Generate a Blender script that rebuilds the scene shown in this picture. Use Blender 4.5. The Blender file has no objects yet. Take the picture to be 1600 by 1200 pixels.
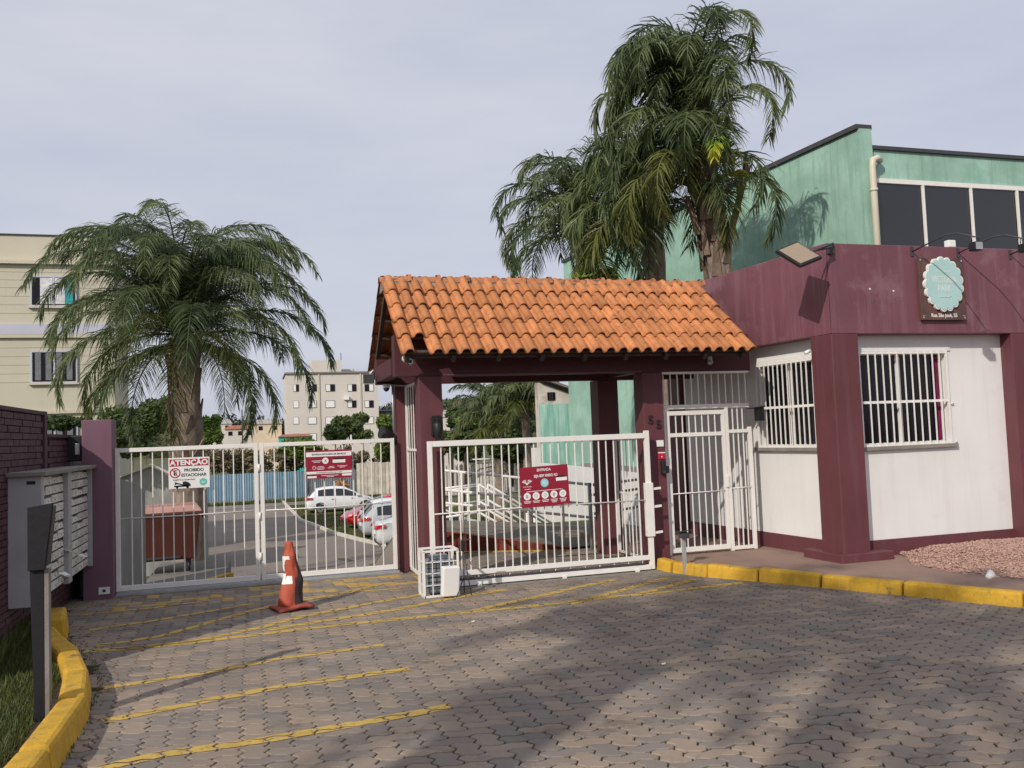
import bpy, bmesh, math, random
import numpy as np
from mathutils import Vector, Matrix, Euler, noise as mnoise
random.seed(7)
S = bpy.context.scene
COL = S.collection
PI = math.pi
# ------------------------------------------------------------------ camera
FPX = 1350.0
PITCH = math.atan(78 / FPX); ROLL = math.radians(2.15); TH = math.atan2(.287, .958)
C = np.array([-5.04, -10.04, 1.75])
F = np.array([math.sin(TH)*math.cos(PITCH), math.cos(TH)*math.cos(PITCH), math.sin(PITCH)])
R0 = np.array([math.cos(TH), -math.sin(TH), 0.]); U0 = np.cross(R0, F)
R = math.cos(ROLL)*R0 - math.sin(ROLL)*U0; U = math.sin(ROLL)*R0 + math.cos(ROLL)*U0
camd = bpy.data.cameras.new('camera'); cam = bpy.data.objects.new('camera', camd); COL.objects.link(cam)
camd.sensor_width = 36; camd.lens = FPX/1600*36; camd.clip_start = .05; camd.clip_end = 3000
M3 = Matrix(((R[0], U[0], -F[0]), (R[1], U[1], -F[1]), (R[2], U[2], -F[2])))
cam.matrix_world = Matrix.Translation(Vector(C)) @ M3.to_4x4()
S.camera = cam
# ------------------------------------------------------------------ light
SUN_EL = math.radians(33); LT = Vector((.739*math.cos(SUN_EL), .673*math.cos(SUN_EL), -math.sin(SUN_EL)))
sd = bpy.data.lights.new('sun', 'SUN'); so = bpy.data.objects.new('sun', sd); COL.objects.link(so)
sd.energy = 3.3; sd.angle = math.radians(.6); sd.color = (1, .93, .83)
so.rotation_euler = LT.to_track_quat('-Z', 'Y').to_euler(); so.location = (-20, -20, 20)
W = bpy.data.worlds.new('World'); S.world = W; W.use_nodes = True
nt = W.node_tree; nt.nodes.clear()
def N(t, k, **kw):
    n = t.nodes.new(k)
    for a, b in kw.items(): setattr(n, a, b)
    return n
sky = N(nt, 'ShaderNodeTexSky', sky_type='NISHITA', sun_disc=False, sun_elevation=SUN_EL,
        sun_rotation=math.atan2(-LT.x, -LT.y), air_density=1.0, dust_density=3.5, ozone_density=2.0)
bg = N(nt, 'ShaderNodeBackground'); bg2 = N(nt, 'ShaderNodeBackground'); mixs = N(nt, 'ShaderNodeMixShader'); ow = N(nt, 'ShaderNodeOutputWorld')
bg.inputs[1].default_value = .10
tc = N(nt, 'ShaderNodeTexCoord'); mp = N(nt, 'ShaderNodeMapping'); mp.inputs['Scale'].default_value = (1.2, 1.2, 4.5)
nz = N(nt, 'ShaderNodeTexNoise'); nz.inputs['Scale'].default_value = 1.6; nz.inputs['Detail'].default_value = 5; nz.inputs['Roughness'].default_value = .55
cr = N(nt, 'ShaderNodeValToRGB'); cr.color_ramp.elements[0].position = .3; cr.color_ramp.elements[0].color = (.475, .50, .60, 1)
cr.color_ramp.elements[1].position = .72; cr.color_ramp.elements[1].color = (.60, .61, .67, 1)
bg2.inputs[1].default_value = 1.22; mixs.inputs[0].default_value = .86
L = nt.links.new
L(tc.outputs['Generated'], mp.inputs[0]); L(mp.outputs[0], nz.inputs['Vector']); L(nz.outputs['Fac'], cr.inputs[0]); L(cr.outputs[0], bg2.inputs[0])
L(sky.outputs[0], bg.inputs[0]); L(bg.outputs[0], mixs.inputs[1]); L(bg2.outputs[0], mixs.inputs[2]); L(mixs.outputs[0], ow.inputs[0])
S.view_settings.view_transform = 'Standard'; S.view_settings.look = 'None'; S.view_settings.exposure = 0; S.view_settings.gamma = 1
S.view_settings.use_curve_mapping = False
S.cycles.max_bounces = 6; S.cycles.transparent_max_bounces = 12
# ------------------------------------------------------------------ pixel helpers (measuring the place)
def ray(u, v): return F + R*(u-800)/FPX + U*(600-v)/FPX
def gp(u, v, z=0.): d = ray(u, v); return C + d*(z-C[2])/d[2]
def wy(u, v, y): d = ray(u, v); return C + d*(y-C[1])/d[1]
def wx(u, v, x): d = ray(u, v); return C + d*(x-C[0])/d[0]
def wd(u, v, D): d = ray(u, v); return C + d*D/(d @ F)
def wp(u, v, A, dr):
    d = ray(u, v); n = (dr[1], -dr[0]); t = ((A[0]-C[0])*n[0]+(A[1]-C[1])*n[1])/(d[0]*n[0]+d[1]*n[1]); return C + d*t
# ------------------------------------------------------------------ mesh builder
class MB:
    def __init__(s): s.v = []; s.f = []; s.sm = []
    def add(s, vs, fs, smooth=False):
        n = len(s.v); s.v += [tuple(float(c) for c in p) for p in vs]
        s.f += [tuple(i+n for i in f) for f in fs]; s.sm += [smooth]*len(fs); return s
    def box(s, x0, x1, y0, y1, z0, z1):
        return s.add([(x0,y0,z0),(x1,y0,z0),(x1,y1,z0),(x0,y1,z0),(x0,y0,z1),(x1,y0,z1),(x1,y1,z1),(x0,y1,z1)],
                     [(0,3,2,1),(4,5,6,7),(0,1,5,4),(1,2,6,5),(2,3,7,6),(3,0,4,7)])
    def prism(s, poly, z0, z1):
        n = len(poly); vs = [(p[0],p[1],z0) for p in poly]+[(p[0],p[1],z1) for p in poly]
        fs = [tuple(range(n-1,-1,-1)), tuple(range(n,2*n))]+[(i,(i+1)%n,(i+1)%n+n,i+n) for i in range(n)]
        return s.add(vs, fs)
    def slab(s, pts3, off):   # polygon in 3d extruded by vector off
        n = len(pts3); a = [Vector(p) for p in pts3]; o = Vector(off)
        return s.add([tuple(p) for p in a]+[tuple(p+o) for p in a], [tuple(range(n-1,-1,-1)), tuple(range(n,2*n))]+[(i,(i+1)%n,(i+1)%n+n,i+n) for i in range(n)])
    def bar(s, p0, p1, w, h=None, up=(0,0,1)):
        h = h or w; p0 = Vector(p0); p1 = Vector(p1); d = (p1-p0).normalized(); u = Vector(up)
        if abs(d.dot(u)) > .95: u = Vector((0,1,0))
        r = d.cross(u).normalized(); u = r.cross(d)
        c = [r*a*w/2+u*b*h/2 for a, b in ((-1,-1),(1,-1),(1,1),(-1,1))]
        return s.add([tuple(p0+x) for x in c]+[tuple(p1+x) for x in c], [(0,1,2,3),(7,6,5,4),(0,4,5,1),(1,5,6,2),(2,6,7,3),(3,7,4,0)])
    def tube(s, pts, r, n=8, cap=True):
        pts = [Vector(p) for p in pts]; rs = r if isinstance(r, (list, tuple)) else [r]*len(pts)
        base = len(s.v); u = None
        for i, p in enumerate(pts):
            d = (pts[min(i+1, len(pts)-1)]-pts[max(i-1, 0)]).normalized()
            if u is None: u = d.orthogonal().normalized()
            u = (u-d*u.dot(d)).normalized(); w = d.cross(u)
            for k in range(n):
                a = 2*PI*k/n; s.v.append(tuple(p+(u*math.cos(a)+w*math.sin(a))*rs[i]))
        for i in range(len(pts)-1):
            for k in range(n):
                a = base+i*n+k; b = base+i*n+(k+1) % n; s.f.append((a, b, b+n, a+n)); s.sm.append(True)
        if cap:
            s.f.append(tuple(base+k for k in range(n-1,-1,-1))); s.sm.append(False)
            s.f.append(tuple(base+(len(pts)-1)*n+k for k in range(n))); s.sm.append(False)
        return s
    def disc(s, c, r, n=20, ax='y', d=-1, ry=None):
        ry = ry or r; vs = []
        for k in range(n):
            a = 2*PI*k/n
            if ax == 'y': vs.append((c[0]+r*math.cos(a), c[1], c[2]+ry*math.sin(a)))
            else: vs.append((c[0], c[1]+r*math.cos(a), c[2]+ry*math.sin(a)))
        return s.add(vs, [tuple(range(n)) if d < 0 else tuple(range(n-1,-1,-1))])
    def mesh(s, name, off=(0,0,0)):
        me = bpy.data.meshes.new(name); o = off
        me.from_pydata([(v[0]-o[0], v[1]-o[1], v[2]-o[2]) for v in s.v], [], s.f)
        me.polygons.foreach_set('use_smooth', s.sm); me.update(); return me
    def build(s, name, m, parent=None, bev=0, origin=None, label=None):
        pl = tuple(parent_world(parent)) if parent else (0,0,0)
        o0 = origin if origin else pl
        me = s.mesh(name, o0); me.materials.append(m)
        o = bpy.data.objects.new(name, me); COL.objects.link(o)
        if parent: o.parent = parent
        if origin: o.location = Vector(origin)-Vector(pl)
        if bev:
            b = o.modifiers.new('bevel', 'BEVEL'); b.width = bev; b.segments = 2; b.limit_method = 'ANGLE'; b.harden_normals = False
        if label: o['label'] = label
        return o
def parent_world(p):
    v = Vector(p.location)
    while p.parent: p = p.parent; v = v+Vector(p.location)
    return v
def tag(o, label=None, cat=None, group=None, kind=None):
    if label: o['label'] = label
    if cat: o['category'] = cat
    if group: o['group'] = group
    if kind: o['kind'] = kind
    return o
def thing(name, label, cat, loc=(0,0,0), group=None):
    o = bpy.data.objects.new(name, None); COL.objects.link(o); o.location = loc; o.empty_display_size = .1
    return tag(o, label, cat, group)
def inst(me, name, parent, loc, rot=(0,0,0), scale=None, label=None):
    o = bpy.data.objects.new(name, me); COL.objects.link(o); o.parent = parent
    o.location = Vector(loc)-(parent_world(parent) if parent else Vector((0,0,0))); o.rotation_euler = rot
    if scale: o.scale = scale
    if label: o['label'] = label
    return o
def struct(mb, name, m): o = mb.build(name, m); return tag(o, kind='structure')
# ------------------------------------------------------------------ materials
def mat(name, col, rough=.6, var=.12, scale=3., bump=.1, bscale=60., metal=0., spec=.4, coord='Object', streak=0., scol=None, spots=0., spcol=None, spscale=7., spth=.62, objvar=0., fine=0., coat=0, slo=.5):
    m = bpy.data.materials.new(name); m.use_nodes = True; t = m.node_tree; t.nodes.clear()
    out = N(t, 'ShaderNodeOutputMaterial'); b = N(t, 'ShaderNodeBsdfPrincipled'); t.links.new(b.outputs[0], out.inputs[0])
    l = t.links.new
    if coord == 'World': g = N(t, 'ShaderNodeNewGeometry'); vec = g.outputs['Position']
    else: g = N(t, 'ShaderNodeTexCoord'); vec = g.outputs['Object']
    def mult(a, fac_socket, lo, hi):
        mr = N(t, 'ShaderNodeMapRange'); mr.inputs[1].default_value = .3; mr.inputs[2].default_value = .7; mr.inputs[3].default_value = lo; mr.inputs[4].default_value = hi
        l(fac_socket, mr.inputs[0]); mx = N(t, 'ShaderNodeVectorMath', operation='SCALE'); l(a, mx.inputs[0]); l(mr.outputs[0], mx.inputs['Scale']); return mx.outputs[0]
    def noise(sc, det=5, v=None, ro=.6):
        n = N(t, 'ShaderNodeTexNoise'); n.inputs['Scale'].default_value = sc; n.inputs['Detail'].default_value = det; n.inputs['Roughness'].default_value = ro
        l(v or vec, n.inputs['Vector']); return n.outputs['Fac']
    rgb = N(t, 'ShaderNodeRGB'); rgb.outputs[0].default_value = (*col, 1); c = rgb.outputs[0]
    if objvar:
        oi = N(t, 'ShaderNodeObjectInfo'); mr = N(t, 'ShaderNodeMapRange'); mr.inputs[3].default_value = 1-objvar; mr.inputs[4].default_value = 1+objvar
        l(oi.outputs['Random'], mr.inputs[0]); mx = N(t, 'ShaderNodeVectorMath', operation='SCALE'); l(c, mx.inputs[0]); l(mr.outputs[0], mx.inputs['Scale']); c = mx.outputs[0]
    if var: c = mult(c, noise(scale), 1-var, 1+var)
    if fine: c = mult(c, noise(bscale*1.7, 3), 1-fine, 1+fine)
    def blend(c, f, lo, hi, col2, amt):
        mr = N(t, 'ShaderNodeMapRange'); mr.inputs[1].default_value = lo; mr.inputs[2].default_value = hi; mr.inputs[4].default_value = amt
        l(f, mr.inputs[0]); mx = N(t, 'ShaderNodeMix', data_type='RGBA'); l(mr.outputs[0], mx.inputs[0]); l(c, mx.inputs[6]); mx.inputs[7].default_value = (*col2, 1); return mx.outputs[2]
    if streak:
        mp = N(t, 'ShaderNodeMapping'); mp.inputs['Scale'].default_value = (5, 5, .35); l(vec, mp.inputs[0])
        c = blend(c, noise(1.6, 6, mp.outputs[0], .7), slo, slo+.2, scol or (.1,.1,.1), streak)
    if spots: c = blend(c, noise(spscale, 8, None, .7), spth, spth+.1, spcol or (.1,.1,.1), spots)
    l(c, b.inputs['Base Color'])
    b.inputs['Roughness'].default_value = rough; b.inputs['Metallic'].default_value = metal; b.inputs['Specular IOR Level'].default_value = spec
    if coat: b.inputs['Coat Weight'].default_value = coat; b.inputs['Coat Roughness'].default_value = .05
    if bump:
        bp = N(t, 'ShaderNodeBump'); bp.inputs['Strength'].default_value = bump; bp.inputs['Distance'].default_value = .01
        l(noise(bscale, 4), bp.inputs['Height']); l(bp.outputs[0], b.inputs['Normal'])
    return m
def leafmat(name, c1, c2, rough=.45, sc=2.0, trans=.25, objv=True):
    m = bpy.data.materials.new(name); m.use_nodes = True; t = m.node_tree; t.nodes.clear(); l = t.links.new
    out = N(t, 'ShaderNodeOutputMaterial'); b = N(t, 'ShaderNodeBsdfPrincipled'); tr = N(t, 'ShaderNodeBsdfTranslucent'); mx = N(t, 'ShaderNodeMixShader')
    tc = N(t, 'ShaderNodeTexCoord'); n = N(t, 'ShaderNodeTexNoise'); n.inputs['Scale'].default_value = sc; n.inputs['Detail'].default_value = 6
    oi = N(t, 'ShaderNodeObjectInfo'); ad = N(t, 'ShaderNodeMath', operation='MULTIPLY_ADD'); ad.inputs[1].default_value = .55 if objv else 0; l(oi.outputs['Random'], ad.inputs[0]); l(n.outputs['Fac'], ad.inputs[2])
    cr = N(t, 'ShaderNodeValToRGB'); cr.color_ramp.elements[0].position = .4; cr.color_ramp.elements[0].color = (*c1,1); cr.color_ramp.elements[1].position = 1.0 if objv else .65; cr.color_ramp.elements[1].color = (*c2,1)
    l(tc.outputs['Object'], n.inputs['Vector']); l(ad.outputs[0], cr.inputs[0]); l(cr.outputs[0], b.inputs['Base Color']); l(cr.outputs[0], tr.inputs[0])
    b.inputs['Roughness'].default_value = rough; b.inputs['Specular IOR Level'].default_value = .35; mx.inputs[0].default_value = trans
    l(b.outputs[0], mx.inputs[1]); l(tr.outputs[0], mx.inputs[2]); l(mx.outputs[0], out.inputs[0]); return m
def glassmat(name, col=(.02,.022,.025), rough=.06, spec=.7):
    m = bpy.data.materials.new(name); m.use_nodes = True; b = m.node_tree.nodes['Principled BSDF']
    b.inputs['Base Color'].default_value = (*col,1); b.inputs['Roughness'].default_value = rough; b.inputs['Specular IOR Level'].default_value = spec; return m
MAROON = (.088, .028, .036)
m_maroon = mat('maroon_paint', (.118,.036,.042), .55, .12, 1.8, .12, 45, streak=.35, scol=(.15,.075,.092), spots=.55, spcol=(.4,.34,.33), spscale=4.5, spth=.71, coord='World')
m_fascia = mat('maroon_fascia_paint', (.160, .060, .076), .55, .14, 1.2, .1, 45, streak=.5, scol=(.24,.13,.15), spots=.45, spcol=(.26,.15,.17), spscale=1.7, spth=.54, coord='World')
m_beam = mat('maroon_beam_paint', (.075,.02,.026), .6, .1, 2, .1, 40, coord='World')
m_lilac = mat('sunlit_maroon_paint', (.17,.085,.12), .6, .1, 1.5, .1, 40, streak=.3, scol=(.1,.04,.05), coord='World')  # lilac copy of the maroon, sunlight put into the colour
m_darkbrick = mat('maroon_brick_paint', (.075,.034,.042), .7, .25, 5, .3, 50, coord='World')
m_mortar = mat('dark_mortar', (.05,.022,.028), .9, .2, 6, .3, 50)
m_white = mat('white_wall_paint', (.72,.71,.69), .6, .045, 1.0, .14, 12, spots=.3, spcol=(.52,.48,.43), spscale=1.6, spth=.6, streak=.22, scol=(.55,.5,.46), coord='World')
m_gatew = mat('white_gate_enamel', (.76,.74,.70), .4, .05, 5, .05, 60, spots=.5, spcol=(.3,.2,.13), spscale=9, spth=.68, coord='World')
m_tile = mat('terracotta_tile', (.47,.185,.068), .72, .2, 6, .25, 90, objvar=.18, spots=.75, spcol=(.12,.07,.045), spscale=9, spth=.57, coord='World', fine=.08)
m_ridge = mat('ridge_tile', (.45,.17,.07), .65, .2, 6, .25, 90, objvar=.2, spots=.85, spcol=(.08,.06,.05), spscale=6, spth=.52, coord='World')
m_cement = mat('cement', (.22,.2,.18), .85, .2, 5, .3, 60, coord='World', spots=.5, spcol=(.08,.07,.06))
m_yellow = mat('kerb_yellow', (.55,.32,.028), .8, .2, 5, .4, 50, coord='World', streak=.5, scol=(.25,.16,.05), spots=.9, spcol=(.12,.095,.06), spscale=5, spth=.57, fine=.12)
m_wood = mat('dark_wood', (.055,.035,.028), .7, .2, 8, .2, 40)
m_pvc = mat('cream_pvc', (.6,.55,.44), .45, .06, 3, .03, 30)
m_black = mat('black_plastic', (.012,.012,.013), .5, .1, 5, .05, 50)
m_dgrey = mat('dark_grey_metal', (.05,.05,.055), .5, .15, 6, .08, 50)
m_steel = mat('galvanised_steel', (.42,.43,.44), .42, .12, 8, .05, 50, metal=.4)
m_green = mat('seafoam_plaster', (.29,.46,.375), .75, .2, 1.1, .12, 30, coord='World', streak=.6, scol=(.16,.27,.21), spots=.55, spcol=(.20,.38,.29), spscale=1.3, spth=.5)
m_green2 = mat('mint_plaster', (.40,.60,.52), .75, .12, 1.4, .12, 30, coord='World', streak=.95, slo=.40, scol=(.17,.42,.33), spots=.6, spcol=(.22,.42,.35), spscale=.8, spth=.5)
m_rawwall = mat('weathered_plaster', (.55,.50,.44), .8, .2, 1.4, .2, 30, coord='World', spots=.7, spcol=(.25,.18,.14), spscale=1.2, spth=.55)
m_tint = glassmat('tinted_glass', (.012,.014,.016), .05, .8)
m_glass = glassmat('window_glass', (.008,.006,.010), .12, .28)
m_bldg = mat('beige_render', (.50,.47,.37), .8, .05, .5, .05, 20, coord='World', streak=.12, scol=(.35,.31,.25))
m_bldgd = mat('beige_trim', (.52,.48,.38), .8, .05, .5, .05, 20, coord='World')
m_lav = mat('lavender_band', (.48,.48,.56), .8, .05, .5, .05, 20, coord='World')
m_farb = mat('pale_render', (.60,.55,.50), .85, .05, .3, 0, 20, coord='World')
m_asph = mat('asphalt', (.205,.172,.145), .9, .18, .35, .4, 60, coord='World', fine=.15)
m_conc = mat('concrete_pavement', (.20,.185,.165), .9, .15, .8, .3, 40, coord='World', fine=.1)
m_terr = mat('green_ground', (.075,.085,.03), .95, .35, .4, .5, 20, coord='World', spots=.7, spcol=(.14,.11,.06), spscale=.5, spth=.5)
m_bed = mat('joint_sand', (.028,.026,.016), .95, .3, 3, .4, 90, coord='World', spots=.6, spcol=(.035,.05,.015), spscale=3, spth=.5)
m_soil = mat('soil', (.05,.038,.022), .95, .3, 6, .6, 60, coord='World')
m_gravel = mat('pink_gravel', (.38,.215,.16), .8, .35, 30, .2, 200, coord='World', fine=.3)
m_redwall = mat('brick_red_paint', (.25,.055,.03), .7, .15, 2, .15, 40, coord='World', streak=.3, scol=(.13,.04,.03))
m_trunk = mat('palm_trunk', (.25,.195,.155), .9, .35, 5, 1.0, 11, streak=.8, scol=(.075,.05,.038), coord='World')
m_boot = mat('palm_boot', (.25,.18,.13), .9, .35, 7, .7, 22, streak=.7, scol=(.07,.045,.03), objvar=.4)
m_frond = leafmat('palm_leaf', (.062,.098,.046), (.17,.21,.09), .42, 1.5, .40)
m_frondold = leafmat('yellowing_palm_leaf', (.065,.088,.024), (.14,.15,.04), .5, 2)
m_frondy = leafmat('bright_yellow_leaf', (.16,.26,.03), (.62,.55,.04), .5, 1.5, objv=False)
m_leaf = leafmat('shrub_leaf', (.035,.065,.02), (.10,.14,.04), .55, 1.2)
m_leaf2 = leafmat('bright_shrub_leaf', (.07,.12,.02), (.16,.21,.045), .55, 1.2)
m_dry = leafmat('dry_scrub', (.10,.085,.045), (.20,.165,.09), .7, 1.0)
m_hill = leafmat('far_wood', (.035,.05,.03), (.07,.09,.05), .8, .05, 0.05)
m_grass = leafmat('grass_blade', (.05,.075,.018), (.13,.14,.04), .6, 2)
m_ink = mat('black_ink', (.012,.012,.015), .5, 0, 1, 0)
m_whitep = mat('white_print', (.78,.77,.75), .45, 0, 1, 0)
m_redp = mat('red_print', (.42,.015,.045), .45, .04, 9, 0)
m_wine = mat('wine_print', (.27,.012,.035), .45, .06, 6, 0)
m_tealp = mat('teal_print', (.12,.50,.42), .45, 0, 1, 0)
m_aqua = mat('aqua_sign', (.40,.60,.58), .5, .05, 4, .02, 30)
m_rust = mat('rusty_sign_board', (.10,.055,.05), .6, .3, 4, .1, 40, spots=.8, spcol=(.16,.06,.025), spscale=5, spth=.5)
# ------------------------------------------------------------------ ground
def terr_z(x, y):
    l = np.interp(y, [1.5, 2.2, 5.5, 12, 20, 70, 150, 400], [0, -.06, -.64, -1.5, -2.25, -2.35, -3, -3])
    r = np.interp(y, [1.5, 6.5, 10, 20, 70, 150, 400], [-.02, -.02, -1.1, -2.2, -2.35, -3, -3])
    k = min(1, max(0, (x+2.75)/.25)); return float(l*(1-k)+r*k)
xs = [-900,-300,-120,-60,-40,-30,-24,-20,-16,-13,-11,-10,-9,-8.5]+[-8+.25*i for i in range(65)]+[9,10,12,15,20,30,45,70,130,300,900]
ys = [1.45,1.6]+[1.8+.4*i for i in range(50)]+[22,24,27,30,35,40,45,50,60,70,90,120,150,250,400,900]
g = MB(); vs = [(x,y,terr_z(x,y)-.01) for y in ys for x in xs]; nx = len(xs)
g.add(vs, [(j*nx+i,j*nx+i+1,(j+1)*nx+i+1,(j+1)*nx+i) for j in range(len(ys)-1) for i in range(nx-1)], True)
ground = struct(g, 'terrain', m_terr)
g = MB(); g.add([(-900,-900,-.06),(900,-900,-.06),(900,1.5,-.06),(-900,1.5,-.06)], [(0,1,2,3)]); struct(g, 'ground', m_soil)
g = MB(); g.add([(-7.3,-30,-.011),(5,-30,-.011),(5,1.5,-.011),(-7.3,1.5,-.011)], [(0,1,2,3)])
drive = struct(g, 'driveway', m_bed)
# ---- herringbone pavers of interlocking s shaped stones
AW, AD = .143, .104
EX, EY = .0165, .0125
def edgeh(k, j, rev=False):   # displaced horizontal lattice line from (k,j) to (k+1,j)
    p = [(k*AW, j*AD), ((k+.27)*AW, j*AD+EY), ((k+.73)*AW, j*AD-EY)]; return p
def edgev(k, j): return [(k*AW, j*AD), (k*AW+EX, (j+.27)*AD), (k*AW-EX, (j+.73)*AD)]
def outline(i, j, wu, hu):
    P = []
    for k in range(wu): P += edgeh(i+k, j)
    for k in range(hu): P += edgev(i+wu, j+k)
    P.append(((i+wu)*AW, (j+hu)*AD))
    for k in range(wu-1, -1, -1): e = edgeh(i+k, j+hu); P += [e[2], e[1]]+([e[0]] if k > 0 else [])
    P.append((i*AW, (j+hu)*AD))
    for k in range(hu-1, -1, -1): e = edgev(i, j+k); P += [e[2], e[1]]+([e[0]] if k > 0 else [])
    return P
def inset(P, d):
    n = len(P); Q = []
    for i in range(n):
        a, b, c = P[i-1], P[i], P[(i+1) % n]
        e1 = np.array([b[0]-a[0], b[1]-a[1]]); e2 = np.array([c[0]-b[0], c[1]-b[1]])
        n1 = np.array([-e1[1], e1[0]])/np.hypot(*e1); n2 = np.array([-e2[1], e2[0]])/np.hypot(*e2)
        m = n1+n2; m = m/(1+n1@n2); Q.append((b[0]+m[0]*d, b[1]+m[1]*d))
    return Q
def kerb_left_x(y): return float(np.interp(y, [-6.5,-5,-4.2,-3.4,-2.75,-2.1,-1.33,-.9,-.3,.6,1.0], [-6.15,-6.14,-6.14,-6.18,-6.23,-6.38,-6.68,-6.8,-6.95,-7.1,-7.15]))
KR = [(-.28,-.25),(-.24,-.42),(-.04,-.91),(.3,-1.45),(.68,-2.05),(1.09,-2.79),(1.61,-3.73),(2.35,-5.1),(4.2,-8.5),(6,-12)]
def kerb_right_x(y): return float(np.interp(-y, [-p[1] for p in KR], [p[0] for p in KR]))
cand = []
for j in range(-105, 27):
    for i in range(-51, 60):
        if (i-j) % 4 == 0: cand.append((i, j, 2, 1))
        if (i-j) % 4 == 3: cand.append((i, j, 1, 2))
pav = []
for (i, j, wu, hu) in cand:
    cx, cy = (i+wu/2)*AW, (j+hu/2)*AD
    if cy > 2.7 or (cy > 1.28 and cx < -2.7) or cx < -7.2: continue
    if cy < 1.2 and cx < kerb_left_x(cy)-.05: continue
    if cy < -.3 and cx > kerb_right_x(cy)+.1: continue
    if cy >= -.3 and cx > 1.5: continue
    if cx > 4: continue
    d = np.array([cx, cy, 0])-C; dep = d@F
    if dep < 1.2: 
        continue
    px = 800+FPX*(d@R)/dep; py = 600-FPX*(d@U)/dep
    if px < -500 or px > 2100 or py > 1700: continue
    vis = 0 < px < 1600 and py < 1215
    pav.append(((1e6 if vis else 0)+1/dep, i, j, wu, hu, cx, cy))
pav.sort(reverse=True)
def paver_mat(name, attr):
    m = mat(name, (.245,.205,.170), .85, .18, .9, .3, 160, coord='World', spots=.55, spcol=(.085,.068,.055), spscale=2.2, spth=.55, fine=.18)
    t = m.node_tree; b = [n for n in t.nodes if n.type == 'BSDF_PRINCIPLED'][0]; src = b.inputs['Base Color'].links[0].from_socket
    if attr: a = N(t, 'ShaderNodeAttribute', attribute_name='tone'); s = a.outputs['Fac']
    else: a = N(t, 'ShaderNodeObjectInfo'); s = a.outputs['Random']
    cr = N(t, 'ShaderNodeValToRGB'); cr.color_ramp.elements[0].color = (.74,.77,.82,1); cr.color_ramp.elements[1].color = (1.2,1.1,1.0,1)
    mx = N(t, 'ShaderNodeVectorMath', operation='MULTIPLY'); t.links.new(s, cr.inputs[0]); t.links.new(src, mx.inputs[0]); t.links.new(cr.outputs[0], mx.inputs[1]); t.links.new(mx.outputs[0], b.inputs['Base Color'])
    return m
m_pav_o = paver_mat('paver_concrete', False); m_pav_a = paver_mat('paver_concrete_field', True)
m_py_o = mat('paver_yellow_paint', (.44,.285,.07), .8, .15, 3, .3, 160, coord='World', spots=.8, spcol=(.26,.22,.19), spscale=14, spth=.55)
def paver_geo(P, mb, dz=0, tilt=(0,0), c=(0,0)):
    O1 = inset(P, .0050); O2 = inset(P, .0100); n = len(P)
    z = lambda p, zz: zz+dz+tilt[0]*(p[0]-c[0])+tilt[1]*(p[1]-c[1])
    vs = [(p[0],p[1],z(p,-.013)) for p in O1]+[(p[0],p[1],z(p,-.004)) for p in O1]+[(p[0],p[1],z(p,0)) for p in O2]
    fs = [(i,(i+1)%n,(i+1)%n+n,i+n) for i in range(n)]+[(i+n,(i+1)%n+n,(i+1)%n+2*n,i+2*n) for i in range(n)]+[tuple(range(2*n,3*n))]
    mb.add(vs, fs); return len(fs)
shared = {}
for key in ((2,1),(1,2)):
    mb = MB(); paver_geo(outline(0,0,*key), mb, 0); me = mb.mesh('paver'); me.materials.append(m_pav_o); shared[key] = me
yset = MB(); field = MB(); tones = []; tops = []; ny = 0
def is_yellow(cx, cy):
    if not (.35 < cy < 1.25 and -6.6 < cx < -3.0): return False
    return random.random() < .34*(1.2 if cx > -5 else .7)
for k, (_, i, j, wu, hu, cx, cy) in enumerate(pav):
    P = outline(i, j, wu, hu); dz = random.uniform(-.002, .002)+.007*mnoise.noise(Vector((cx*.9,cy*.9,5))); tl = (random.uniform(-.012,.012), random.uniform(-.012,.012))
    tops.append((P, dz, tl, cx, cy))
    if k < 300:
        o = inst(shared[(wu,hu)], 'paver', drive, (i*AW, j*AD, dz-.0005)); o.rotation_euler = (tl[1]*.6, -tl[0]*.6, 0)
    elif is_yellow(cx, cy): paver_geo(P, yset, dz, tl, (cx,cy))
    else:
        nf = paver_geo(P, field, dz, tl, (cx,cy)); tones += [random.random()]*nf
fo = field.build('paver_field', m_pav_a, drive); tag(fo, kind='stuff')
at = fo.data.attributes.new('tone', 'FLOAT', 'FACE'); at.data.foreach_set('value', tones)
yo = yset.build('yellow_painted_pavers', m_py_o, drive); tag(yo, 'pavers painted yellow in front of the double gate', kind='stuff')
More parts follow.
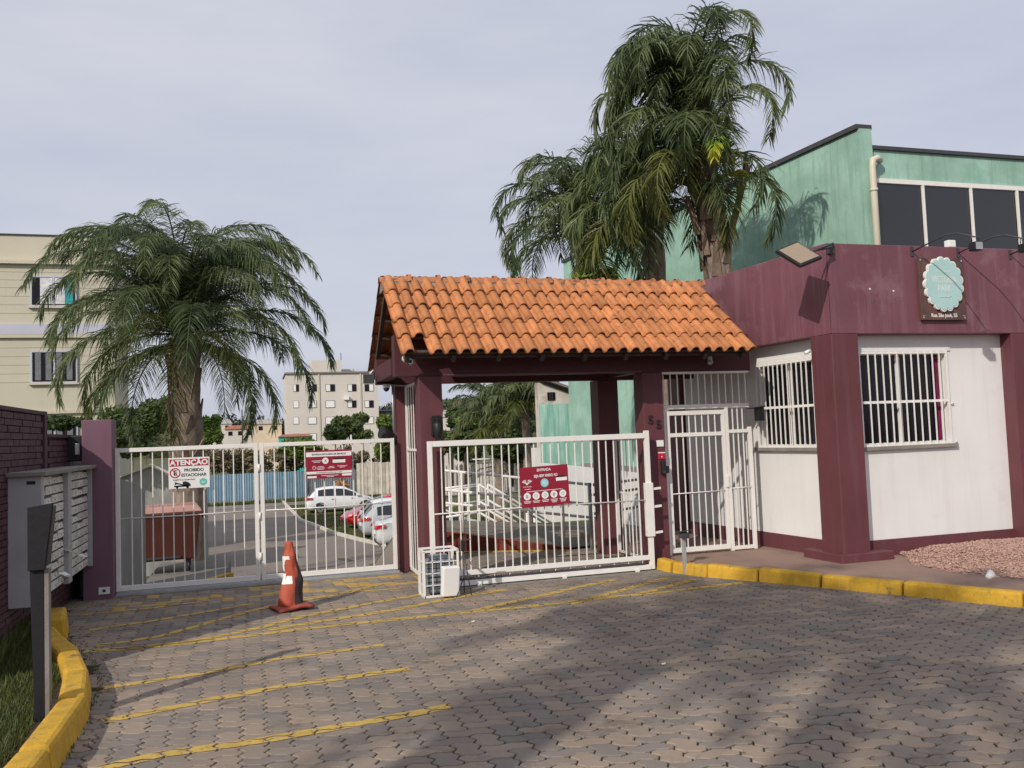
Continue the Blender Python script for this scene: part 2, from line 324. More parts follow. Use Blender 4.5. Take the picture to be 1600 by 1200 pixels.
# ---- yellow lines painted on the stones, clipped stone by stone so the joints stay open
def clip(poly, a, b):   # keep left side of a->b
    out = []; n = len(poly)
    def sd(p): return (b[0]-a[0])*(p[1]-a[1])-(b[1]-a[1])*(p[0]-a[0])
    for i in range(n):
        p, q = poly[i], poly[(i+1) % n]; sp, sq = sd(p), sd(q)
        if sp >= 0: out.append(p)
        if (sp >= 0) != (sq >= 0): t = sp/(sp-sq); out.append((p[0]+t*(q[0]-p[0]), p[1]+t*(q[1]-p[1])))
    return out
def paint_line(pix, wd_):
    pts = [gp(*p)[:2] for p in pix]
    sub = []
    for a, b in zip(pts[:-1], pts[1:]):
        n = max(1, int(np.hypot(*(b-a))/.5))
        for q in range(n): sub.append(a+(b-a)*q/n)
    sub.append(pts[-1]); mb = MB(); nrm = []; wd_ *= 1.3
    for i in range(len(sub)):
        d = sub[min(i+1,len(sub)-1)]-sub[max(i-1,0)]; d = d/np.hypot(*d); nrm.append(np.array([-d[1], d[0]]))
    for i in range(len(sub)-1):
        q = [sub[i]-nrm[i]*wd_/2, sub[i+1]-nrm[i+1]*wd_/2, sub[i+1]+nrm[i+1]*wd_/2, sub[i]+nrm[i]*wd_/2]
        mx, my = (sub[i]+sub[i+1])/2
        for (P, dz, tl, cx, cy) in tops:
            if abs(cx-mx) > .55 or abs(cy-my) > .55: continue
            poly = inset(P, .008)
            for e in range(4):
                poly = clip(poly, q[e], q[(e+1) % 4])
                if len(poly) < 3: break
            if len(poly) >= 3:
                mb.add([(p[0], p[1], .0035+dz+tl[0]*(p[0]-cx)+tl[1]*(p[1]-cy)) for p in poly], [tuple(range(len(poly)))])
    return mb
m_line = mat('yellow_road_paint', (.50,.335,.075), .75, .12, 4, .2, 100, coord='World', fine=.1)
t = m_line.node_tree; b = [n for n in t.nodes if n.type == 'BSDF_PRINCIPLED'][0]; gg = N(t,'ShaderNodeNewGeometry'); nn = N(t,'ShaderNodeTexNoise'); nn.inputs['Scale'].default_value = 22; nn.inputs['Detail'].default_value = 8; nn.inputs['Roughness'].default_value=.75
mr = N(t,'ShaderNodeMapRange'); mr.inputs[1].default_value=.36; mr.inputs[2].default_value=.44; mr.inputs[3].default_value=.15; t.links.new(gg.outputs['Position'], nn.inputs['Vector']); t.links.new(nn.outputs['Fac'], mr.inputs[0]); t.links.new(mr.outputs[0], b.inputs['Alpha'])
LINES = [([(140,1206),(250,1179),(400,1159),(520,1138),(620,1120),(704,1103)],.085),
         ([(160,1128),(230,1114),(350,1090),(470,1068),(560,1056),(640,1045)],.08),
         ([(162,1076),(250,1062),(350,1046),(450,1028),(540,1016),(600,1008)],.07),
         ([(132,1018),(250,1010),(400,993),(560,973),(700,960),(850,946),(1000,929),(1160,911)],.085),
         ([(150,1010),(250,995),(330,972),(420,948),(520,930),(600,912)],.075),
         ([(180,1016),(300,1003),(400,983),(480,962),(580,942),(665,928)],.08),
         ([(420,985),(520,968),(620,952),(700,936),(790,922)],.09),
         ([(740,955),(830,935),(900,918),(960,906)],.085),
         ([(890,945),(960,926),(1010,912),(1045,902)],.08),
         ([(1000,928),(1050,915),(1085,905)],.08),
         ([(140,985),(230,972),(330,955),(395,943)],.06),
         ([(120,962),(240,950),(330,938)],.05),
         ([(445,938),(560,924),(650,918)],.04)]
lm = thing('painted_lines', 'worn yellow stripes painted across the interlocking pavers', 'road marking', (0,0,0)); lm['kind'] = 'structure'
for pix, w_ in LINES: paint_line(pix, w_).build('painted_line', m_line, lm)
# ---- asphalt lane behind the double gate, lawn kerb, pads
def sheet(poly, dz, step=.8):   # polygon draped on the terrain: strips in y
    mb = MB(); return mb
def drape(xl, xr, y0, y1, dz, m, name, n=60, kind='structure', parent=None):
    mb = MB(); 
    for i in range(n+1):
        y = y0+(y1-y0)*i/n; a, b = xl(y), xr(y)
        for k in range(9): x = a+(b-a)*k/8; mb.v.append((x, y, max(terr_z(x,y),terr_z(x,y))+dz))
    for i in range(n):
        for k in range(8): q = i*9+k; mb.f.append((q,q+1,q+10,q+9)); mb.sm.append(True)
    o = mb.build(name, m, parent); 
    if kind: o['kind'] = kind
    return o
kerbpix = [(438,781),(470,815),(520,835),(560,846),(600,855),(626,862)]
def on_terr(u, v):
    d = ray(u, v); t = 6.
    while t < 160:
        p = C+d*t
        if p[1] > 1.5 and p[2] < terr_z(p[0], p[1]): return p
        t += .02
    return gp(u, v, -2.35)
KP = [on_terr(*p) for p in kerbpix]
kxs = [p[0] for p in KP][::-1]; kys = [p[1] for p in KP][::-1]
def lane_r(y): return float(np.interp(y, kys, kxs)) if y > kys[0] else float(np.interp(y, [1.5, kys[0]], [-2.8, kxs[0]]))
drape(lambda y: -6.9-.12*max(0,y-9), lane_r, 1.5, 60, .03, m_asph, 'lane', 90)
drape(lambda y: -30, lambda y: 20, 47, 50.5, .045, m_conc, 'far_pavement', 6)
# white lawn kerb
kt = thing('lawn_kerb', 'white painted kerb edging the lawn inside the gate', 'kerb', tuple(KP[2])); kt['kind'] = 'structure'
m_wk = mat('whitewashed_kerb', (.55,.52,.45), .8, .15, 4, .2, 40, coord='World', spots=.5, spcol=(.25,.2,.14))
def poly_walk(P, step):
    out = []; P = [np.array(p[:2]) for p in P]; 
    for a, b in zip(P[:-1], P[1:]):
        L_ = np.hypot(*(b-a)); n = max(1, int(round(L_/step)))
        for i in range(n): out.append((a+(b-a)*i/n, a+(b-a)*(i+1)/n))
    return out
for a, b in poly_walk(KP, 1.0):
    d = (b-a); L_ = np.hypot(*d); d = d/L_; e = a+d*(L_-.03); za = terr_z(*a); zb = terr_z(*b)
    MB().bar((a[0],a[1],za+.05), (e[0],e[1],zb+.05), .13, .2).build('kerb_stone', m_wk, kt)
# ---- yellow kerb stones
def kerb_stones(P, w_, h, name_label, seg, ins, bev=.02, lean=.03):
    k = thing('kerb', name_label, 'kerb', (P[0][0], P[0][1], 0)); k['kind'] = 'structure'
    for (a, b) in seg:
        a = np.array(a, float); b = np.array(b, float); d = b-a; L_ = np.hypot(*d); d = d/L_; n = np.array([-d[1], d[0]])*ins
        mb = MB(); e0 = a+d*.009; e1 = b-d*.009; j = random.uniform(-.012,.012); hh = h+random.uniform(-.008,.008)
        poly = [e0, e1, e1+n*w_, e0+n*w_]
        low = [(p[0],p[1],-.05) for p in poly]; top = [e0+n*lean, e1+n*lean, e1+n*w_, e0+n*w_]
        mb.add(low+[(p[0],p[1],hh+(j if q in (0,3) else -j)) for q, p in enumerate(top)], [(0,1,5,4),(1,2,6,5),(2,3,7,6),(3,0,4,7),(4,5,6,7)] if ins > 0 else [(4,5,1,0),(5,6,2,1),(6,7,3,2),(7,4,0,3),(7,6,5,4)])
        mb.build('kerb_stone', m_yellow, k, bev=bev)
    return k
KLP = [(-6.17,-7.6),(-6.15,-6.6),(-6.14,-5.6),(-6.10,-4.75),(-6.10,-3.72),(-6.22,-2.92),(-6.40,-2.24),(-6.66,-1.55),(-6.80,-1.12)]
kerb_stones(KLP, .19, .16, 'yellow kerb curving round the lawn beside the mailboxes', list(zip(KLP[:-1], KLP[1:])), 1, .03)
kerb_stones([(-6.80,-.92),(-6.86,-.30)], .26, .2, 'short upright yellow kerb block below the far mailboxes', [((-6.74,-1.0),(-6.84,-.40))], 1, .03)
kl = kerb_stones(KR[:9], .15, .135, 'long yellow kerb in front of the guard booth', list(zip(KR[1:9], KR[2:10])), 1, .025)
kerb_stones([(-.30,-.16),(-.22,-.42)], .15, .14, 'small yellow kerb end beside the gate column', [((-.31,-.13),(-.25,-.40))], 1, .02)
# pavement behind the right kerb
mb = MB(); ins = [(p[0]+.12, p[1]+.06) for p in KR[1:]]
mb.prism([(-.1,-.36)]+ins+[(12,-12),(12,2.6),(1.9,3.2),(-.02,3.2),(-.02,-.02)], -.05, .115); struct(mb, 'pavement', mat('reddish_concrete', (.25,.165,.13), .9, .18, 1.3, .3, 40, coord='World', fine=.1, spots=.5, spcol=(.15,.12,.1), spscale=2))
# ------------------------------------------------------------------ text helper
def text(body, size, m, parent, loc, rotz=0., name='lettering', align='CENTER', sx=1., ext=.0008, bold=0., label=None, rx=PI/2):
    cu = bpy.data.curves.new(name, 'FONT'); cu.body = body; cu.size = size; cu.extrude = ext; cu.align_x = align; cu.align_y = 'CENTER'; cu.offset = bold; cu.resolution_u = 3
    tmp = bpy.data.objects.new('tmp_text', cu); me = bpy.data.meshes.new_from_object(tmp); bpy.data.objects.remove(tmp); bpy.data.curves.remove(cu)
    me.materials.clear(); me.materials.append(m); me.name = name
    o = bpy.data.objects.new(name, me); COL.objects.link(o); o.parent = parent
    o.location = Vector(loc)-(parent_world(parent) if parent else Vector((0,0,0))); o.rotation_euler = (rx, 0, rotz); o.scale = (sx, 1, 1)
    if label: o['label'] = label
    return o
# ------------------------------------------------------------------ LEFT: brick wall, mailboxes, pier
wall = thing('brick_wall', 'maroon painted brick wall running beside the mailboxes', 'wall', (-7.2,-4,0))
MB().box(-7.40,-7.165,-2.9,.03,-.1,2.13).build('wall_core', m_mortar, wall)
MB().box(-7.40,-7.165,.09,4,-.1,1.90).build('low_wall_core', m_mortar, wall)
MB().box(-7.42,-7.135,.00,.12,-.1,2.17).build('wall_post', m_darkbrick, wall, bev=.006)
MB().box(-7.43,-7.135,-2.93,-.002,2.13,2.165).build('coping', m_darkbrick, wall)
MB().box(-7.43,-7.135,.122,4,1.90,1.935).build('low_coping', m_darkbrick, wall)
bk = MB()
for r in range(34):
    z = r*.0625
    for k in range(33):
        y0 = -2.9+k*.205+(r % 2)*.1; y1 = y0+.196
        if y1 > 3.6 or (y0 < .12 and y1 > 0): continue
        if y0 >= 0 and z > 1.84: continue
        q = random.uniform(-.004,.004)
        bk.box(-7.17,-7.146+q,y0,y1,z,z+.054)
tag(bk.build('brick_courses', m_darkbrick, wall), kind='stuff')
pier = thing('gate_pier', 'square maroon pier where the double gate hangs, left', 'pillar', (-6.82,1.3,0))
MB().box(-6.99,-6.66,1.15,1.5,-.05,2.1).build('shaft', m_lilac, pier, bev=.008)
MB().box(-6.82,-6.70,1.138,1.149,.06,.14).build('outlet_plate', m_whitep, pier); MB().box(-6.775,-6.745,1.132,1.137,.085,.115).build('socket', m_ink, pier)
mb = MB(); mb.box(-7.16,-7.0,1.2,1.35,1.62,1.92); tag(mb.build('meter_box', m_black, None, bev=.01), 'black meter box on the low wall behind the mailboxes', 'meter box')
mb = MB(); mb.box(-7.02,-6.995,.92,1.06,1.70,1.83); tag(mb.build('junction_box', m_steel, None, bev=.006), 'small grey junction box above the mailbox slab', 'junction box')
# mailboxes
m_mbx = mat('mailbox_metal', (.60,.575,.52), .5, .12, 4, .05, 40, objvar=.14, spots=.45, spcol=(.28,.2,.15), spscale=12, spth=.62, coord='World')
m_mside = mat('mailbox_cabinet', (.36,.355,.37), .5, .08, 3, .04, 40, coord='World')
mx = thing('mailbox_bank', 'long bank of dented white letterboxes under a flat slab', 'mailboxes', (-6.95,-.1,.4))
X1 = -6.88
MB().box(-7.14,X1-.06,-1.37,1.14,.40,1.53).build('cabinet', m_mside, mx, bev=.004)
MB().box(X1-.0595,X1-.052,-1.30,1.12,.41,1.525).build('gap_shade_sheet', m_ink, mx)  # added black sheet, paints the shade in the gaps between the doors
MB().box(-7.145,X1,-1.385,-1.355,.38,1.53).build('side_panel', m_mside, mx)
mb = MB(); mb.box(-6.995,-6.925,-1.3875,-1.3855,1.46,1.49); mb.build('vent_slot', m_ink, mx)
for y0, y1 in ((-1.354,-1.28), (-.23,-.06), (1.10,1.14)): MB().box(X1-.05,X1+.004,y0,y1,.40,1.53).build('stile', m_mside, mx, bev=.002)
MB().box(-7.16,X1+.05,-1.43,1.18,1.532,1.572).build('top_slab', m_cement, mx, bev=.006)
door = MB(); door.box(0,.012,0,.248,0,.074); door.box(.012,.018,.02,.234,.05,.056)
lock = MB(); lock.box(.012,.0155,.118,.134,.018,.030)
dm = door.mesh('door'); dm.materials.append(m_mbx); lkm = lock.mesh('lock'); lkm.materials.append(m_dgrey)
for sec, (y0, ncol, cw) in enumerate(((-1.275, 4, .261), (-.055, 4, .288))):
    for c in range(ncol):
        for r in range(12):
            z = .425+r*.0918
            tw = random.uniform(-.05,.02) if random.random() < .8 else -.25
            o = inst(dm, 'door', mx, (X1-.05, y0+c*cw+.003, z), (0, tw, 0), (1, (cw-.008)/.254, 1))
            if c*ncol < 99 and sec*ncol+c < 8: 
                o2 = bpy.data.objects.new('lock', lkm); COL.objects.link(o2); o2.parent = o
for (y, z, a) in ((-.62,.56,.3), (-.3,.75,.9), (.35,.62,.5), (-.35,.50,1.2)):
    mb = MB(); mb.slab([(0,0,0),(.07,.01,-.012),(.085,.09,-.02),(.01,.11,0)], (0,0,.004)); o = mb.build('letter', m_whitep); o.location = (X1-.02, y, z); o.rotation_euler = (0,.2,a-.6)
    tag(o, {-.62:'folded paper sticking out of a lowest letterbox door', -.3:'crumpled white paper hanging low from the near letterboxes', .35:'white envelope poking from the far letterbox column', -.35:'white flyer wedged in the bottom row of letterboxes'}[y], 'paper')
# dark post with board
m_postd = mat('dark_painted_wood', (.009,.009,.012), .6, .25, 8, .15, 40)
post = thing('wooden_post', 'dark leaning post with a wide board on top, near the kerb', 'post', (-6.35,-3.8,0))
mb = MB(); mb.slab([(-6.40,-3.84,-.02),(-6.345,-3.84,-.02),(-6.345,-3.84,1.07),(-6.43,-3.84,1.07)], (0,.07,0)); mb  .build('upright', m_postd, post, bev=.003)
mb = MB(); mb.slab([(-6.343,-3.84,-.02),(-6.318,-3.84,-.02),(-6.318,-3.84,1.0),(-6.343,-3.84,1.0)], (0,.07,0)); mb.build('edge_strip', m_cement, post)
mb = MB(); mb.slab([(-6.432,-3.87,1.0),(-6.335,-3.87,1.0),(-6.285,-3.87,1.42),(-6.432,-3.87,1.40)], (0,.03,0)); mb  .build('board', m_postd, post, bev=.003)
mb = MB(); mb.bar((-6.30,-3.82,1.40),(-6.335,-3.82,1.03),.035,.09); mb.build('bracket', m_black, post)
# ------------------------------------------------------------------ gates
def gate_bar_mesh(h, w_=.0125):
    mb = MB(); mb.box(-w_/2,w_/2,-w_/2,w_/2,0,h); me = mb.mesh('bar'); me.materials.append(m_gatew); return me
YG = 1.33
def leaf(x0, x1, z0, z1, label):
    t = thing('gate_leaf', label, 'gate', (x0,YG,z0), 'leaves of the white double gate')
    MB().box(x0,x0+.05,YG-.025,YG+.025,z0,z1).build('stile', m_gatew, t, bev=.003); MB().box(x1-.05,x1,YG-.025,YG+.025,z0,z1).build('stile', m_gatew, t, bev=.003)
    MB().box(x0+.051,x1-.051,YG-.024,YG+.024,z1-.052,z1-.002).build('top_rail', m_gatew, t, bev=.003); MB().box(x0+.051,x1-.051,YG-.024,YG+.024,z0+.002,z0+.06).build('bottom_rail', m_gatew, t, bev=.003)
    n = int((x1-x0-.12)/.122); me = gate_bar_mesh(z1-z0-.115)
    for i in range(n):
        x = x0+.06+(x1-x0-.12)*(i+1)/(n+1); o = inst(me, 'bar', t, (x+random.uniform(-.004,.004), YG, z0+.062)); o.rotation_euler = (0, random.uniform(-.003,.003), 0)
    mb = MB(); mb.tube([(x0+.061,YG-.018,z0+.86),( (x0+x1)/2,YG-.018,z0+.855),(x1-.061,YG-.018,z0+.865)], .0075, 6); mb.build('tie_rod', m_gatew, t)
    return t
l1 = leaf(-6.655, -5.005, .05, 1.755, 'left leaf of the white double gate, beside the maroon pier')
l2 = leaf(-4.985, -3.285, .05, 1.755, 'right leaf of the white double gate, behind the traffic cone')
for z in (.3,.8,1.4): MB().tube([(-4.995,YG-.03,z),(-4.995,YG-.03,z+.09)], .014, 8).build('hinge', m_gatew, l2)
mb = MB(); mb.box(-6.66,-3.24,1.17,1.50,-.05,.012); struct(mb, 'gate_threshold', m_cement)
mb = MB(); mb.box(-6.65,-3.27,1.26,1.40,.012,.035); tag(mb.build('ground_rail', m_steel), 'steel ground rail under the white double gate', 'rail')
# sliding gate
YS = -.15
sg = thing('sliding_gate', 'white barred sliding gate closing the tiled gatehouse opening', 'gate', (-1.7,YS,0))
MB().box(-3.13,-3.075,YS-.025,YS+.025,.02,1.70).build('stile', m_gatew, sg, bev=.003); MB().box(-.385,-.325,YS-.025,YS+.025,.02,1.73).build('stile', m_gatew, sg, bev=.003)
MB().box(-3.074,-.386,YS-.024,YS+.024,1.635,1.70).build('top_rail', m_gatew, sg, bev=.003)
MB().box(-3.074,-.386,YS-.024,YS+.024,.135,.19).build('bottom_rail', m_gatew, sg, bev=.003)
MB().box(-3.074,-.386,YS-.034,YS+.02,.02,.075).build('lower_rail', m_gatew, sg, bev=.003)
mb = MB(); mb.box(-3.0,-.45,YS-.02,YS+.0,.08,.098)
for i in range(85): mb.box(-3.0+i*.03,-3.0+i*.03+.014,YS-.02,YS,.098,.108)
mb.build('gear_rack', m_dgrey, sg)
for i in range(14): x = -2.95+i*.19; MB().bar((x,YS,.076),(x,YS,.134),.012).build('truss_bar', m_gatew, sg)
me = gate_bar_mesh(1.445)
for i in range(25): o = inst(me, 'bar', sg, (-3.075+2.69*(i+1)/26+random.uniform(-.004,.004), YS, .19)); o.rotation_euler = (0, random.uniform(-.003,.003), 0)
MB().tube([(-3.074,YS-.018,.86),(-2,YS-.018,.875),(-.386,YS-.018,.87)], .0075, 6).build('tie_rod', m_gatew, sg)
for z in (.46,.78,1.0): MB().bar((-.33,YS-.02,z),(-.2,YS-.02,z+.01),.02,.028).build('catch', m_gatew, sg)
MB().box(-.41,-.31,YS-.045,YS+.03,.42,1.08).build('lock_channel', m_gatew, sg, bev=.003)
for x in (-2.6,-1.55,-.6): MB().box(x,x+.05,YS-.06,YS-.035,-.01,.03).build('roller_bracket', m_gatew, sg)
mb = MB(); mb.box(-3.3,-.2,-.28,.02,-.05,.006); struct(mb, 'sliding_gate_threshold', m_cement)
# gate motor in cage
cg = thing('wire_cage', 'white wire cage standing at the left end of the sliding gate', 'cage', (-3.1,-.5,0))
cx0, cx1, cy0, cy1, cz = -3.30,-2.92,-.62,-.32,.50
fr = MB()
for a, b in (((cx0,cy0,0),(cx0,cy0,cz)),((cx1,cy0,0),(cx1,cy0,cz)),((cx0,cy1,0),(cx0,cy1,cz)),((cx1,cy1,0),(cx1,cy1,cz)),((cx0,cy0,cz),(cx1,cy0,cz)),((cx0,cy1,cz),(cx1,cy1,cz)),((cx0,cy0,cz),(cx0,cy1,cz)),((cx1,cy0,cz),(cx1,cy1,cz)),((cx0,cy0,.012),(cx1,cy0,.012)),((cx0,cy0,.012),(cx0,cy1,.012)),((cx1,cy0,.012),(cx1,cy1,.012))): fr.bar(a,b,.022)
fr.build('frame', m_gatew, cg)
for z in (.13,.26,.38): 
    MB().bar((cx0,cy0,z),(cx1,cy0,z),.009).build('wire', m_gatew, cg); MB().bar((cx0,cy0,z),(cx0,cy1,z),.009).build('wire', m_gatew, cg)
for k in range(1,4): x = cx0+(cx1-cx0)*k/4; MB().bar((x,cy0,.01),(x,cy0,cz),.009).build('wire', m_gatew, cg)
for k in range(1,3): y = cy0+(cy1-cy0)*k/3; MB().bar((cx0,y,.01),(cx0,y,cz),.009).build('wire', m_gatew, cg)
mo = thing('gate_motor', 'grey ribbed gate motor locked inside the white wire cage', 'motor', (-3.1,-.45,0))
m_motor = mat('motor_plastic', (.20,.23,.26), .5, .1, 4, .05, 40)
MB().box(-3.25,-2.97,-.57,-.36,.03,.40).build('housing', m_motor, mo, bev=.03)
for k in range(6): z = .1+k*.05; MB().box(-3.255,-2.965,-.574,-.57,z,z+.014).build('fin', m_dgrey, mo)
MB().box(-3.22,-3.0,-.56,-.38,.401,.44).build('cap', m_motor, mo, bev=.015)
lb = MB(); lb.box(-.095,.095,-.045,.045,0,.32); o = lb.build('control_box', m_whitep, None, bev=.012); o.location = (-3.04,-.70,.02); o.rotation_euler = (.10,.04,.1)
tag(o, 'white control box leaning against the front of the wire cage', 'box')
st = thing('limit_switch_stand', 'thin black rod stand rising beside the wire cage', 'stand', (-2.86,-.66,0))
MB().tube([(-2.86,-.66,.48),(-2.87,-.68,.2),(-2.98,-.76,.0)], .006, 6).build('leg', m_dgrey, st); MB().tube([(-2.86,-.66,.48),(-2.80,-.72,.0)], .006, 6).build('leg', m_dgrey, st); MB().tube([(-2.86,-.66,.48),(-2.83,-.50,.0)], .006, 6).build('leg', m_dgrey, st)
MB().box(-2.885,-2.84,-.68,-.64,.48,.60).build('switch_head', m_black, st, bev=.006); MB().box(-2.88,-2.78,-.67,-.65,.60,.612).build('plate', m_dgrey, st)
# ------------------------------------------------------------------ gatehouse
gh = thing('gatehouse', 'maroon gatehouse portal with an orange clay tile roof', 'gatehouse', (-1.2,.8,0))
def colm(x0,x1,y0,y1,z0,z1,m=None,bev=.008): return MB().box(x0,x1,y0,y1,z0,z1).build('column', m or m_maroon, gh, bev=bev)
colm(-3.18,-2.90,.0,.28,-.05,2.469); colm(-.30,-.02,.0,.28,-.05,2.469); colm(-3.24,-2.92,1.4,1.68,-.05,2.469); colm(-.34,-.03,1.4,1.70,-.05,2.469)
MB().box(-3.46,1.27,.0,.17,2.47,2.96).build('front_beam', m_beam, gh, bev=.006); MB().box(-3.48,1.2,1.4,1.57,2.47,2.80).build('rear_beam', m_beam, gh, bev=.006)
MB().box(-2.89,-.31,-.004,-.0005,2.474,2.484).build('beam_lit_edge', m_lilac, gh)  # lilac strip painting the lit lower edge of the front beam
MB().box(-.02,1.24,.002,.10,2.444,2.469).build('light_batten', m_gatew, gh)
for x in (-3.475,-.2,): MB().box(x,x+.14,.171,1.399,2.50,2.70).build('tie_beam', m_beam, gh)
EA = math.radians(37.9); YE, ZE = -.6, 2.64; SL = 1.774
for i in range(9):   # rafters and underside boards
    x = -3.40+i*.53
    mb = MB(); mb.bar((x,YE+.05,ZE-.02),(x,.8,3.66),.05,.09); mb.build('rafter', m_wood, gh)
    mb = MB(); mb.bar((x,.8,3.66),(x,2.15,ZE-.02),.05,.09); mb.build('rafter', m_wood, gh)
for k in range(6):
    s = .06+k*.33; y = YE+s*math.cos(EA); z = ZE+s*math.sin(EA)
    MB().bar((-3.44,y,z+.02),(.93,y,z+.02),.05,.03,(0,-math.sin(EA),math.cos(EA))).build('batten', m_wood, gh)
    y2 = 1.6-y+0; MB().bar((-3.44,y2,z+.02),(.93,y2,z+.02),.05,.03).build('batten', m_wood, gh)
MB().bar((-3.42,YE+.10,ZE+.03),(.9,YE+.10,ZE+.03),.02,.07).build('fascia_board', m_wood, gh)
MB().bar((-3.33,YE+.085,ZE+.06),(-3.0,YE+.085,ZE+.06),.02,.05).build('eave_board', m_cement, gh)
TW = .1594
def tile_mesh(seed):
    rnd = random.Random(seed); prof = []
    # pan at left, round cover at right
    for q in range(4): a = q/3; prof.append((TW*(.02+.36*a), -.018+.016*abs(2*a-1)**2))
    for q in range(9): a = PI*(1-q/8); prof.append((TW*.70+TW*.315*math.cos(a), .004+.044*math.sin(a)))
    mb = MB(); Lt = .405; n = len(prof); th = .012
    for (yy, sc) in ((0, 1.0), (.2, .97), (Lt, .92)):
        for x, z in prof: mb.v.append((TW*.5+(x-TW*.5)*(.97+.03*sc), yy, z*sc+.028*(1-yy/Lt)))
    for (yy, sc) in ((0, 1.0), (Lt, .92)):
        for x, z in prof: mb.v.append((TW*.5+(x-TW*.5)*(.97+.03*sc), yy, z*sc+.028*(1-yy/Lt)-th))
    for r in range(2):
        for q in range(n-1): a = r*n+q; mb.f.append((a,a+1,a+n+1,a+n)); mb.sm.append(True)
    for q in range(n-1): a = 3*n+q; mb.f.append((a+n,a+n+1,a+1,a)); mb.sm.append(True)
    for q in range(n-1): mb.f.append((3*n+q,3*n+q+1,q+1,q)); mb.sm.append(False)
    me = mb.mesh('roof_tile'); me.materials.append(m_tile); return me
tms = [tile_mesh(k) for k in range(2)]
NC, NR, EXP = 28, 5, .352
for side in (0,1):
    for c in range(NC):
        for r in range(NR):
            if side == 0 and r == 0 and c == 1: continue
            s = r*EXP-.03; x = -3.49+c*TW
            if side == 0: loc = (x, YE+s*math.cos(EA), ZE+s*math.sin(EA)+.045); rot = (EA+random.uniform(-.02,.02), 0, random.uniform(-.025,.025))
            else: loc = (x+TW, 1.6-(YE+s*math.cos(EA)), ZE+s*math.sin(EA)+.045); rot = (EA+random.uniform(-.012,.012), 0, PI+random.uniform(-.012,.012))
            inst(random.choice(tms), 'roof_tile', gh, loc, rot)
mb = MB()
for i in range(12):
    m2 = MB(); x0 = -3.50+i*.378; n = 8; r0, r1 = .088, .074
    for (xx, rr) in ((x0, r1), (x0+.40, r0)):
        for q in range(n+1): a = PI*q/n; m2.v.append((xx, .8+rr*1.12*math.cos(a), 3.715+.6*(rr-.07)+rr*math.sin(a)))
    for q in range(n): m2.f.append((q,q+1,q+n+2,q+n+1)); m2.sm.append(True)
    # collar lip
    for (xx, rr) in ((x0+.36, r0+.012), (x0+.405, r0+.014)):
        for q in range(n+1): a = PI*q/n; m2.v.append((xx, .8+rr*1.12*math.cos(a), 3.715+.6*(rr-.07)+rr*math.sin(a)))
    b0 = 2*(n+1)
    for q in range(n): m2.f.append((b0+q,b0+q+1,b0+q+n+2,b0+q+n+1)); m2.sm.append(True)
    m2.build('ridge_tile', m_ridge, gh)
mb = MB(); mb.slab([(-3.47,.64,3.60),(-3.47,.96,3.60),(-3.47,.87,3.745),(-3.47,.73,3.745)], (4.43,0,0)); mb.build('ridge_mortar', m_cement, gh)
# side grilles
def grille_x(x, y0, y1, z0, z1, zs, n, label):
    t = thing('side_grille', label, 'grille', (x,y0,z0), 'side grilles of the gatehouse')
    for y in (y0, y1-.03): MB().box(x-.015,x+.015,y,y+.03,z0,z1).build('post', m_gatew, t)
    for z in zs: MB().box(x-.015,x+.015,y0+.031,y1-.031,z,z+.03).build('rail', m_gatew, t)
    for i in range(n): y = y0+.03+(y1-y0-.06)*(i+1)/(n+1); MB().box(x-.0055,x+.0055,y-.0055,y+.0055,z0,z1).build('bar', m_gatew, t)
    return t
grille_x(-3.10,.30,1.38,.06,2.44,(.03,1.58,2.41),5,'white barred side grille between the left gatehouse columns')
grille_x(-.12,.30,1.38,.06,1.62,(.03,.86,1.6),8,'low white barred side grille between the right gatehouse columns')
# fittings on the columns
lan = thing('wall_lantern', 'black wall lantern on the left gatehouse column', 'lamp', (-2.99,-.02,1.9))
MB().box(-3.05,-2.93,-.03,-.001,1.76,2.00).build('back_plate', m_black, lan, bev=.01)
MB().tube([(-2.99,-.03,1.93),(-2.99,-.11,1.97),(-2.99,-.12,1.90)], .014, 8).build('arm', m_black, lan)
MB().tube([(-2.99,-.12,1.95),(-2.99,-.12,1.91),(-2.99,-.12,1.89),(-2.99,-.12,1.74),(-2.99,-.12,1.70)], [.012,.05,.062,.046,.02], 8).build('lantern_body', m_black, lan)
pv = MB(); pv.tube([(-3.36,-.52,2.60),(-3.36,-.2,2.66)], .045, 14, cap=False); pv.tube([(-3.36,-.515,2.60),(-3.36,-.2,2.66)], .033, 14); tag(pv.build('gutter_pipe', m_pvc), 'cream pipe end under the roof corner with the missing tile', 'pipe')
MB().disc((-3.36,-.521,2.60), .02, 12).build('pipe_mouth', m_ink)
bpy.data.objects['pipe_mouth'].parent = bpy.data.objects['gutter_pipe']
dome = thing('security_camera', 'white dome camera under the left end of the rear beam', 'camera', (-3.36,1.36,2.44))
MB().tube([(-3.36,1.36,2.47),(-3.36,1.36,2.42)], .05, 14).build('housing', m_whitep, dome); MB().tube([(-3.36,1.36,2.42),(-3.36,1.36,2.39),(-3.36,1.36,2.37)], [.042,.035,.01], 14).build('dome', m_black, dome)
MB().bar((-3.3,1.37,2.45),(-3.05,1.37,2.44),.02).build('conduit', m_steel, dome)
fl = thing('flood_lamp', 'small dark flood lamp on the left beam end', 'lamp', (-3.5,1.36,2.6))
o = MB().box(-3.66,-3.52,1.33,1.37,2.48,2.60).build('lamp_head', m_dgrey, fl); MB().tube([(-3.52,1.4,2.66),(-3.57,1.38,2.61)], .012, 6).build('bracket', m_whitep, fl)
